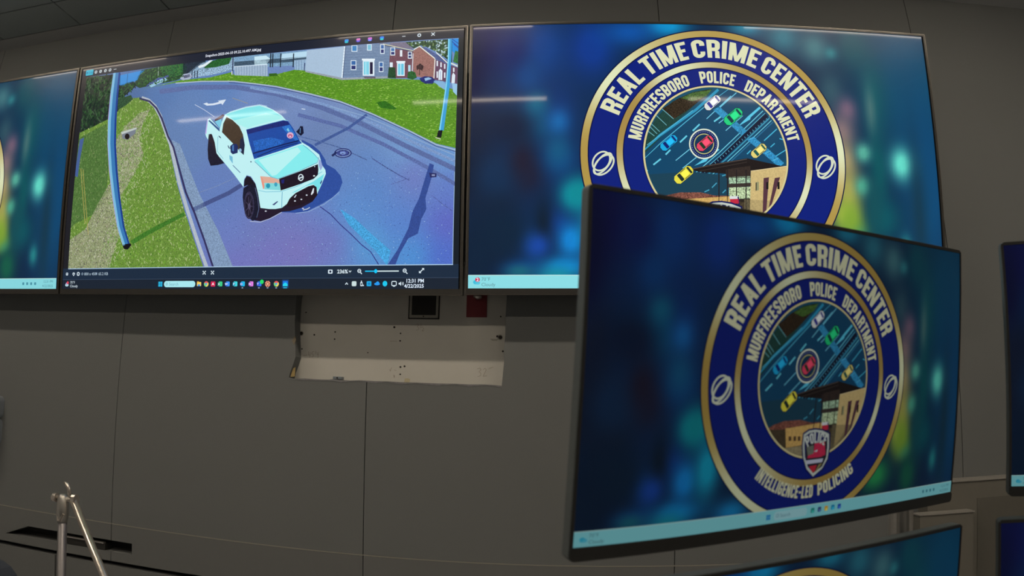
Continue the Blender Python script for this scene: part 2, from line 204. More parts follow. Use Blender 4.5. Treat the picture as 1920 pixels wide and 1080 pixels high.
(6,(84,98,156),0.6,[0.8932,0.4074,0.8729,0.3966,0.8537,0.3857,0.8541,0.3838,0.8733,0.3947,0.8936,0.4055]),
(5,(80,104,156),0.5,[0.6198,0.6005,0.6870,0.5649,0.7372,0.5344,0.7986,0.4809,0.7995,0.4846,0.7379,0.5383,0.6875,0.5690,0.6203,0.6047]),
(5,(66,90,150),0.2,[0.7918,0.6671,0.7514,0.6181,0.7100,0.5843,0.6762,0.5580,0.6794,0.5481,0.7132,0.5744,0.7549,0.6086,0.7956,0.6580]),
(5,(70,84,136),0.15,[0.3826,0.3097,0.4282,0.3411,0.4758,0.3721,0.5179,0.4117,0.5116,0.4269,0.4700,0.3877,0.4227,0.3572,0.3769,0.3258]),
(6,(120,138,176),0.4,[0.3914,0.3858,0.4441,0.4117,0.4910,0.4421,0.4904,0.4441,0.4434,0.4138,0.3908,0.3879]),
(6,(52,76,146),0.2,[0.9352,0.4605,0.9443,0.4538,0.9406,0.4077,0.9345,0.3680,0.9285,0.3286,0.9313,0.2891,0.9208,0.2503,0.9149,0.1998,0.8950,0.1829,0.8778,0.1290,0.8691,0.0885,0.8526,0.0885,0.8731,0.1427,0.8945,0.2200,0.9024,0.2824,0.9151,0.3293,0.9241,0.3886]),
(7,(40,44,96),0,[0.9347,0.4241,0.9504,0.4212,0.9506,0.4071,0.9373,0.4059]),
(8,(140,150,190),0,[0.9404,0.4178,0.9471,0.4174,0.9472,0.4113,0.9405,0.4117]),
(5,(70,158,214),0.45,[0.7445,0.2984,0.7787,0.2604,0.8173,0.1992,0.8584,0.1392,0.8517,0.0885,0.8496,0.0885,0.8253,0.1400,0.7942,0.1901,0.7638,0.2411]),
(9,(46,78,156),0.12,[0.6466,0.5779,0.6728,0.5535,0.6912,0.5261,0.7048,0.4910,0.7078,0.4739,0.7281,0.4534,0.7422,0.4253,0.7466,0.4002,0.7403,0.3679,0.7264,0.3442,0.7027,0.3212,0.6690,0.2946,0.6416,0.2900,0.6060,0.2942,0.5841,0.3332,0.6420,0.4336]),
(10,(34,24,44),0,[0.5338,0.2693,0.5458,0.3782,0.6441,0.3706,0.6918,0.3589,0.6803,0.3308,0.6536,0.3078,0.6275,0.2970,0.6085,0.2961,0.5784,0.2709,0.5578,0.2616]),
(9,(30,40,90),0,[0.7177,0.5087,0.7283,0.5225,0.7309,0.5159,0.7216,0.5021]),
(11,(24,22,42),0.5,[0.4083,0.6029,0.4199,0.6058,0.4311,0.5573,0.4424,0.5293,0.4562,0.5034,0.4397,0.4975,0.4201,0.4964,0.4121,0.5261,0.4085,0.5668]),
(12,(36,26,40),0,[0.4071,0.6302,0.4157,0.6313,0.4263,0.5937,0.4330,0.5482,0.4250,0.5648,0.4178,0.5926,0.4090,0.5983]),
(12,(192,240,243),0,[0.4004,0.6951,0.4074,0.6986,0.4360,0.6488,0.4410,0.6844,0.4466,0.7086,0.4600,0.7192,0.5008,0.7323,0.5346,0.7362,0.5512,0.7281,0.5707,0.7106,0.5930,0.6837,0.6167,0.6402,0.6361,0.5855,0.6471,0.5671,0.6629,0.5503,0.6898,0.5135,0.6981,0.4706,0.7061,0.4519,0.7078,0.4363,0.6982,0.3915,0.6916,0.3671,0.6895,0.3549,0.6861,0.3841,0.6784,0.3940,0.6685,0.3906,0.6392,0.3668,0.6272,0.3489,0.6252,0.3324,0.6080,0.3107,0.5927,0.3075,0.5771,0.3085,0.5560,0.3141,0.5489,0.3652,0.5405,0.4106,0.5273,0.4418,0.5162,0.4482,0.5103,0.4305,0.5102,0.4004,0.4834,0.4547,0.4531,0.5104,0.4408,0.5317,0.4330,0.5482,0.4264,0.5915,0.4173,0.6276,0.4099,0.6321,0.4070,0.6075,0.4012,0.6219,0.3982,0.6360,0.3992,0.6677]),
(13,(190,170,230),0,[0.4004,0.6951,0.4025,0.6970,0.4017,0.6628,0.4014,0.6310,0.3982,0.6360,0.3992,0.6677]),
(13,(44,84,140),0,[0.4064,0.6919,0.4360,0.6488,0.4366,0.6374,0.4319,0.6448,0.4038,0.6877]),
(13,(120,200,225),0,[0.4212,0.6828,0.4377,0.6917,0.4400,0.6777,0.4357,0.6534]),
(13,(70,40,70),0,[0.4207,0.6920,0.4422,0.7116,0.4455,0.7043,0.4377,0.6917,0.4212,0.6828]),
(13,(128,226,232),0,[0.4480,0.7084,0.5010,0.7288,0.5348,0.7328,0.5681,0.7099,0.5933,0.6785,0.5097,0.6431,0.4869,0.6597,0.4690,0.6848]),
(14,(168,240,238),0,[0.4720,0.6799,0.5526,0.6998,0.5878,0.6837,0.5962,0.6715,0.5070,0.6435,0.4898,0.6570]),
(14,(24,72,160),0.12,[0.5059,0.6369,0.5979,0.6635,0.6094,0.6587,0.6228,0.6285,0.6417,0.5741,0.6472,0.5638,0.5995,0.5400,0.5454,0.5167,0.5322,0.5116,0.5187,0.5710]),
(15,(18,36,112),0.3,[0.5074,0.6356,0.5980,0.6613,0.6086,0.6566,0.6144,0.6426,0.5560,0.6303,0.5111,0.6162]),
(15,(38,110,196),0.3,[0.5952,0.6363,0.6144,0.6426,0.6377,0.5789,0.6315,0.5753,0.6095,0.6082]),
(15,(34,96,184),0.4,[0.5260,0.5878,0.5709,0.5955,0.6056,0.5782,0.5985,0.5617,0.5335,0.5430]),
(16,(14,24,76),0,[0.5290,0.5325,0.5605,0.5442,0.5990,0.5593,0.6396,0.5721,0.6387,0.5768,0.5981,0.5641,0.5594,0.5489,0.5280,0.5372]),
(16,(18,30,86),0,[0.5403,0.5191,0.5865,0.5465,0.6372,0.5645,0.6366,0.5675,0.5858,0.5494,0.5394,0.5220]),
(16,(150,225,235),0,[0.5061,0.6360,0.5980,0.6637,0.6097,0.6589,0.6098,0.6606,0.5977,0.6655,0.5058,0.6378]),
(16,(214,176,206),0,[0.6259,0.5976,0.6257,0.5936,0.6247,0.5901,0.6230,0.5874,0.6207,0.5858,0.6182,0.5855,0.6156,0.5864,0.6132,0.5885,0.6113,0.5916,0.6099,0.5954,0.6093,0.5995,0.6096,0.6036,0.6106,0.6071,0.6123,0.6098,0.6145,0.6114,0.6171,0.6117,0.6197,0.6107,0.6221,0.6086,0.6240,0.6055,0.6253,0.6017]),
(17,(190,84,130),0,[0.6232,0.5957,0.6230,0.5935,0.6223,0.5915,0.6212,0.5900,0.6197,0.5891,0.6181,0.5889,0.6164,0.5895,0.6148,0.5907,0.6135,0.5925,0.6127,0.5947,0.6123,0.5970,0.6125,0.5993,0.6131,0.6013,0.6143,0.6028,0.6158,0.6036,0.6174,0.6038,0.6191,0.6032,0.6207,0.6020,0.6219,0.6002,0.6228,0.5981]),
(18,(220,190,215),0,[0.6204,0.5939,0.6203,0.5928,0.6200,0.5919,0.6195,0.5912,0.6188,0.5908,0.6180,0.5907,0.6172,0.5910,0.6164,0.5915,0.6158,0.5924,0.6154,0.5934,0.6152,0.5945,0.6153,0.5956,0.6156,0.5965,0.6162,0.5972,0.6169,0.5976,0.6177,0.5977,0.6185,0.5974,0.6192,0.5968,0.6198,0.5960,0.6202,0.5950]),
(16,(120,200,230),0,[0.6075,0.6238,0.6111,0.6299,0.6156,0.6162,0.6118,0.6145]),
(14,(66,52,40),0.2,[0.4515,0.6976,0.4677,0.6828,0.4873,0.6529,0.4987,0.6178,0.5058,0.5726,0.5051,0.5309,0.4895,0.5569,0.4729,0.5855,0.4431,0.6343,0.4446,0.6702]),
(15,(30,36,66),0,[0.4930,0.5963,0.4992,0.6089,0.5058,0.5726,0.5051,0.5309,0.4926,0.5499]),
(16,(26,42,96),0,[0.4680,0.5728,0.4745,0.5809,0.4842,0.5797,0.4889,0.5680,0.4889,0.5416,0.4767,0.5375,0.4708,0.5459]),
(17,(70,120,180),0,[0.4735,0.5744,0.4775,0.5761,0.4789,0.5494,0.4746,0.5521]),
(16,(24,34,80),0,[0.4613,0.5752,0.4650,0.5631,0.4700,0.5619,0.4698,0.5655,0.4664,0.5654,0.4633,0.5763]),
(17,(140,180,215),0,[0.4988,0.5514,0.4987,0.5491,0.4983,0.5471,0.4976,0.5455,0.4967,0.5445,0.4956,0.5443,0.4945,0.5448,0.4934,0.5460,0.4925,0.5477,0.4919,0.5499,0.4916,0.5523,0.4917,0.5546,0.4921,0.5566,0.4928,0.5582,0.4938,0.5591,0.4948,0.5594,0.4960,0.5589,0.4970,0.5577,0.4979,0.5559,0.4985,0.5538]),
(16,(14,18,48),0,[0.6371,0.6223,0.6405,0.6339,0.6469,0.6320,0.6500,0.6034,0.6435,0.5934,0.6381,0.6005,0.6312,0.6122]),
(17,(90,140,190),0,[0.6400,0.6264,0.6403,0.6046,0.6419,0.6043,0.6416,0.6261]),
(13,(134,236,238),0,[0.5325,0.5061,0.5455,0.5134,0.5997,0.5356,0.6474,0.5584,0.6605,0.5463,0.6872,0.5011,0.6865,0.4843,0.6659,0.4672,0.5949,0.4271,0.5777,0.4361]),
(14,(182,243,243),0,[0.5431,0.5071,0.5998,0.5313,0.6376,0.5487,0.6460,0.5307,0.5905,0.4424,0.5802,0.4390]),
(15,(70,140,180),0,[0.5336,0.5009,0.5564,0.4662,0.5775,0.4342,0.5951,0.4251,0.6416,0.4496,0.6869,0.4814,0.6901,0.5026,0.6890,0.5033,0.6863,0.4830,0.6411,0.4514,0.5948,0.4270,0.5780,0.4358,0.5571,0.4676,0.5344,0.5023]),
(15,(84,160,196),0,[0.6497,0.5553,0.6762,0.5184,0.6882,0.4961,0.6890,0.4973,0.6769,0.5197,0.6504,0.5567]),
(14,(150,170,215),0,[0.6898,0.4966,0.6951,0.4877,0.6996,0.4642,0.6951,0.4499,0.6894,0.4735]),
(15,(222,172,152),0,[0.5506,0.4407,0.5751,0.4352,0.5977,0.4226,0.6002,0.4055,0.5577,0.4112]),
(15,(230,150,130),0,[0.5506,0.4407,0.5569,0.4326,0.5649,0.3936,0.5599,0.3877]),
(16,(130,216,220),0,[0.5629,0.4129,0.5995,0.4077,0.6025,0.3801,0.5626,0.3875]),
(17,(40,150,176),0,[0.5771,0.4000,0.5770,0.3970,0.5763,0.3944,0.5753,0.3923,0.5739,0.3910,0.5723,0.3907,0.5706,0.3913,0.5691,0.3928,0.5679,0.3951,0.5670,0.3979,0.5666,0.4009,0.5668,0.4039,0.5674,0.4066,0.5685,0.4087,0.5699,0.4099,0.5715,0.4103,0.5732,0.4096,0.5747,0.4081,0.5759,0.4059,0.5768,0.4031]),
(17,(60,160,190),0,[0.5945,0.4039,0.5944,0.4013,0.5939,0.3990,0.5932,0.3972,0.5921,0.3960,0.5909,0.3957,0.5897,0.3962,0.5886,0.3975,0.5876,0.3995,0.5870,0.4019,0.5867,0.4045,0.5868,0.4071,0.5873,0.4095,0.5881,0.4113,0.5891,0.4124,0.5903,0.4127,0.5915,0.4122,0.5926,0.4109,0.5936,0.4089,0.5942,0.4065]),
(15,(28,18,34),0.3,[0.5976,0.4258,0.6415,0.4484,0.6881,0.4757,0.6900,0.4546,0.6895,0.4337,0.6801,0.4188,0.6432,0.3978,0.6031,0.3790]),
(16,(30,34,110),0,[0.6029,0.4201,0.6105,0.4236,0.6098,0.4068,0.6047,0.4072]),
(16,(214,230,236),0,[0.6564,0.4260,0.6562,0.4218,0.6554,0.4180,0.6540,0.4150,0.6523,0.4132,0.6503,0.4127,0.6482,0.4136,0.6463,0.4157,0.6448,0.4189,0.6437,0.4228,0.6432,0.4271,0.6434,0.4314,0.6442,0.4352,0.6455,0.4382,0.6473,0.4400,0.6493,0.4405,0.6514,0.4396,0.6533,0.4375,0.6548,0.4343,0.6559,0.4304]),
(17,(28,22,50),0,[0.6541,0.4262,0.6540,0.4231,0.6535,0.4204,0.6526,0.4182,0.6515,0.4169,0.6501,0.4165,0.6488,0.4171,0.6476,0.4186,0.6465,0.4209,0.6458,0.4238,0.6455,0.4270,0.6456,0.4301,0.6461,0.4328,0.6470,0.4350,0.6481,0.4363,0.6494,0.4367,0.6508,0.4361,0.6520,0.4346,0.6531,0.4322,0.6538,0.4294]),
(18,(214,230,236),0,[0.6430,0.4240,0.6559,0.4324,0.6567,0.4277,0.6438,0.4191]),
(17,(190,210,230),0,[0.6822,0.4668,0.6821,0.4662,0.6820,0.4656,0.6817,0.4651,0.6814,0.4649,0.6810,0.4648,0.6806,0.4649,0.6802,0.4653,0.6799,0.4658,0.6798,0.4664,0.6797,0.4670,0.6797,0.4677,0.6799,0.4682,0.6801,0.4687,0.6805,0.4690,0.6808,0.4690,0.6812,0.4689,0.6816,0.4686,0.6819,0.4681,0.6821,0.4675]),
(17,(220,235,240),0,[0.6834,0.4300,0.6833,0.4293,0.6830,0.4286,0.6824,0.4281,0.6818,0.4278,0.6810,0.4277,0.6802,0.4279,0.6795,0.4283,0.6790,0.4289,0.6786,0.4297,0.6784,0.4305,0.6785,0.4312,0.6789,0.4319,0.6794,0.4324,0.6801,0.4327,0.6808,0.4328,0.6816,0.4326,0.6823,0.4322,0.6829,0.4316,0.6833,0.4308]),
(13,(120,224,232),0,[0.6291,0.3676,0.6804,0.4094,0.7042,0.4367,0.6981,0.3956,0.6915,0.3713,0.6807,0.3980,0.6623,0.3921,0.6391,0.3710]),
(15,(32,20,32),0.25,[0.6254,0.3449,0.6393,0.3658,0.6685,0.3906,0.6808,0.3949,0.6879,0.3860,0.6907,0.3548,0.6802,0.3350,0.6533,0.3202,0.6308,0.3134,0.6180,0.3184]),
(16,(214,222,236),0,[0.6412,0.3355,0.6412,0.3347,0.6409,0.3341,0.6404,0.3335,0.6397,0.3332,0.6391,0.3332,0.6383,0.3333,0.6377,0.3337,0.6372,0.3343,0.6368,0.3350,0.6367,0.3358,0.6368,0.3366,0.6371,0.3372,0.6376,0.3378,0.6382,0.3381,0.6389,0.3381,0.6396,0.3380,0.6402,0.3376,0.6408,0.3370,0.6411,0.3363]),
(16,(214,222,236),0,[0.6561,0.3407,0.6561,0.3399,0.6558,0.3393,0.6553,0.3387,0.6547,0.3384,0.6540,0.3384,0.6533,0.3385,0.6526,0.3389,0.6521,0.3395,0.6518,0.3402,0.6516,0.3410,0.6517,0.3418,0.6520,0.3424,0.6525,0.3430,0.6531,0.3433,0.6538,0.3433,0.6545,0.3432,0.6552,0.3428,0.6557,0.3422,0.6560,0.3415]),
(16,(214,222,236),0,[0.6681,0.3564,0.6681,0.3557,0.6678,0.3550,0.6673,0.3545,0.6667,0.3542,0.6660,0.3541,0.6653,0.3543,0.6646,0.3547,0.6641,0.3552,0.6638,0.3560,0.6636,0.3567,0.6637,0.3575,0.6640,0.3582,0.6645,0.3587,0.6651,0.3590,0.6658,0.3591,0.6665,0.3589,0.6671,0.3585,0.6677,0.3579,0.6680,0.3572]),
(16,(220,228,238),0,[0.6757,0.3600,0.6800,0.3825,0.6825,0.3823,0.6818,0.3637,0.6771,0.3558]),
(16,(200,215,230),0,[0.6360,0.3504,0.6407,0.3605,0.6420,0.3583,0.6386,0.3481]),
(14,(70,150,190),0,[0.6065,0.3735,0.6074,0.3108,0.6086,0.3106,0.6078,0.3733]),
(14,(110,190,215),0,[0.5481,0.3834,0.5669,0.3755,0.6034,0.3737,0.6437,0.3926,0.6993,0.4445,0.6986,0.4464,0.6431,0.3946,0.6031,0.3758,0.5669,0.3776,0.5483,0.3854]),
(15,(60,70,120),0,[0.5844,0.3248,0.5968,0.3386,0.5982,0.3353,0.5896,0.3223]),
(15,(40,60,130),0,[0.6954,0.4020,0.7000,0.4141,0.7002,0.4058,0.6969,0.3957]),
(14,(116,186,216),0,[0.4678,0.5352,0.4765,0.5276,0.4786,0.4988,0.4694,0.5174]),
(14,(90,120,160),0,[0.4783,0.4912,0.4989,0.4586,0.5001,0.4606,0.4795,0.4932]),
(14,(34,44,90),0,[0.5263,0.5013,0.5262,0.5005,0.5260,0.4998,0.5257,0.4993,0.5253,0.4990,0.5248,0.4989,0.5243,0.4991,0.5238,0.4995,0.5234,0.5001,0.5232,0.5009,0.5230,0.5017,0.5231,0.5025,0.5233,0.5032,0.5236,0.5037,0.5240,0.5041,0.5245,0.5041,0.5250,0.5039,0.5255,0.5035,0.5259,0.5029,0.5262,0.5022]),
(15,(40,50,90),0,[0.4346,0.6219,0.4407,0.6143,0.4425,0.6073,0.4364,0.6149]),
(14,(110,180,205),0,[0.4329,0.6176,0.4349,0.5544,0.4521,0.5210,0.4530,0.5220,0.4360,0.5547,0.4340,0.6174]),
(12,(26,20,32),0,[0.5114,0.4024,0.5116,0.4303,0.5164,0.4450,0.5260,0.4398,0.5391,0.4129,0.5455,0.3846,0.5489,0.3652,0.5330,0.4006,0.5206,0.4081]),
(13,(24,24,44),0.4,[0.5103,0.3961,0.5207,0.4070,0.5332,0.4112,0.5412,0.3935,0.5493,0.3546,0.5541,0.3142,0.5501,0.2746,0.5386,0.2637,0.5254,0.2803,0.5139,0.3212,0.5098,0.3598]),
(14,(52,48,74),0.5,[0.5398,0.3257,0.5398,0.3088,0.5385,0.2936,0.5361,0.2817,0.5329,0.2741,0.5290,0.2716,0.5250,0.2746,0.5212,0.2826,0.5180,0.2949,0.5156,0.3104,0.5144,0.3275,0.5143,0.3446,0.5156,0.3599,0.5179,0.3720,0.5212,0.3796,0.5250,0.3820,0.5290,0.3790,0.5329,0.3708,0.5362,0.3583,0.5385,0.3428]),
(15,(30,26,44),0.6,[0.5371,0.3238,0.5371,0.3101,0.5361,0.2978,0.5343,0.2882,0.5317,0.2821,0.5288,0.2801,0.5256,0.2824,0.5227,0.2889,0.5201,0.2989,0.5183,0.3114,0.5173,0.3252,0.5172,0.3390,0.5182,0.3513,0.5200,0.3611,0.5225,0.3672,0.5255,0.3692,0.5287,0.3668,0.5317,0.3602,0.5342,0.3501,0.5361,0.3376]),
(16,(84,80,110),0,[0.5311,0.3221,0.5311,0.3182,0.5308,0.3147,0.5302,0.3119,0.5294,0.3102,0.5284,0.3096,0.5274,0.3103,0.5264,0.3122,0.5256,0.3150,0.5250,0.3186,0.5247,0.3225,0.5247,0.3265,0.5251,0.3300,0.5257,0.3328,0.5265,0.3345,0.5275,0.3351,0.5285,0.3344,0.5294,0.3325,0.5303,0.3296,0.5308,0.3260]),
(16,(70,62,88),0,[0.5280,0.3210,0.5365,0.3205,0.5364,0.3230,0.5279,0.3236]),
(16,(70,62,88),0,[0.5272,0.3220,0.5336,0.2919,0.5351,0.2925,0.5287,0.3226]),
(16,(70,62,88),0,[0.5271,0.3225,0.5265,0.2855,0.5282,0.2852,0.5287,0.3222]),
(16,(70,62,88),0,[0.5273,0.3231,0.5201,0.3071,0.5215,0.3055,0.5286,0.3215]),
(16,(70,62,88),0,[0.5286,0.3230,0.5202,0.3402,0.5190,0.3388,0.5273,0.3216]),
(16,(70,62,88),0,[0.5287,0.3224,0.5254,0.3598,0.5238,0.3597,0.5271,0.3223]),
(16,(70,62,88),0,[0.5287,0.3219,0.5329,0.3514,0.5314,0.3522,0.5272,0.3227]),
(14,(96,110,150),0,[0.5392,0.3955,0.5475,0.3525,0.5516,0.3102,0.5475,0.2771,0.5487,0.2766,0.5528,0.3100,0.5486,0.3527,0.5404,0.3959]),
(11,(196,206,220),0,[0.5313,0.2622,0.5580,0.2576,0.5837,0.2718,0.6088,0.2932,0.6082,0.2949,0.5832,0.2735,0.5578,0.2594,0.5313,0.2640]),
(11,(150,180,215),0,[0.6418,0.2870,0.6717,0.2915,0.7080,0.3181,0.7408,0.3610,0.7401,0.3624,0.7074,0.3197,0.6713,0.2933,0.6416,0.2889]),
(11,(190,214,236),0,[0.4590,0.7172,0.4996,0.7326,0.5346,0.7370,0.5537,0.7278,0.5539,0.7298,0.5344,0.7391,0.4992,0.7347,0.4585,0.7192]),
(16,(200,205,220),0,[0.5722,0.3005,0.5721,0.2997,0.5717,0.2990,0.5712,0.2985,0.5705,0.2982,0.5697,0.2981,0.5688,0.2983,0.5681,0.2987,0.5675,0.2993,0.5671,0.3000,0.5670,0.3008,0.5671,0.3016,0.5674,0.3022,0.5680,0.3028,0.5687,0.3031,0.5695,0.3031,0.5703,0.3030,0.5710,0.3026,0.5716,0.3020,0.5720,0.3013]),
(16,(200,205,220),0,[0.6612,0.3053,0.6611,0.3045,0.6608,0.3039,0.6602,0.3034,0.6596,0.3031,0.6588,0.3030,0.6580,0.3031,0.6573,0.3035,0.6567,0.3041,0.6564,0.3048,0.6562,0.3056,0.6563,0.3064,0.6567,0.3070,0.6572,0.3075,0.6579,0.3079,0.6586,0.3079,0.6594,0.3078,0.6601,0.3074,0.6607,0.3068,0.6611,0.3061]),
(16,(196,206,216),0,[0.6592,0.2977,0.6692,0.3012,0.6753,0.3071,0.6742,0.3100,0.6684,0.3043,0.6586,0.3009]),
(3,(90,108,160),0.25,[0.2572,0.8313,0.3479,0.8336,0.4637,0.8154,0.5744,0.7678,0.6802,0.6995,0.7809,0.6187,0.8772,0.5259,0.9885,0.4256,0.9885,0.4454,0.8813,0.5424,0.7848,0.6358,0.6832,0.7179,0.5761,0.7874,0.4633,0.8364,0.3455,0.8555,0.2537,0.8536]),
(4,(122,150,196),0.3,[0.5054,0.8107,0.6014,0.7659,0.7059,0.7025,0.8057,0.6221,0.9009,0.5360,0.9885,0.4596,0.9885,0.4706,0.9031,0.5453,0.8078,0.6317,0.7075,0.7127,0.6023,0.7767,0.5060,0.8220]),
(3,(90,108,164),0.3,[0.6312,0.6748,0.7334,0.6170,0.8311,0.5358,0.9246,0.4428,0.9885,0.3729,0.9885,0.3888,0.9282,0.4550,0.8343,0.5487,0.7357,0.6309,0.6328,0.6896])]
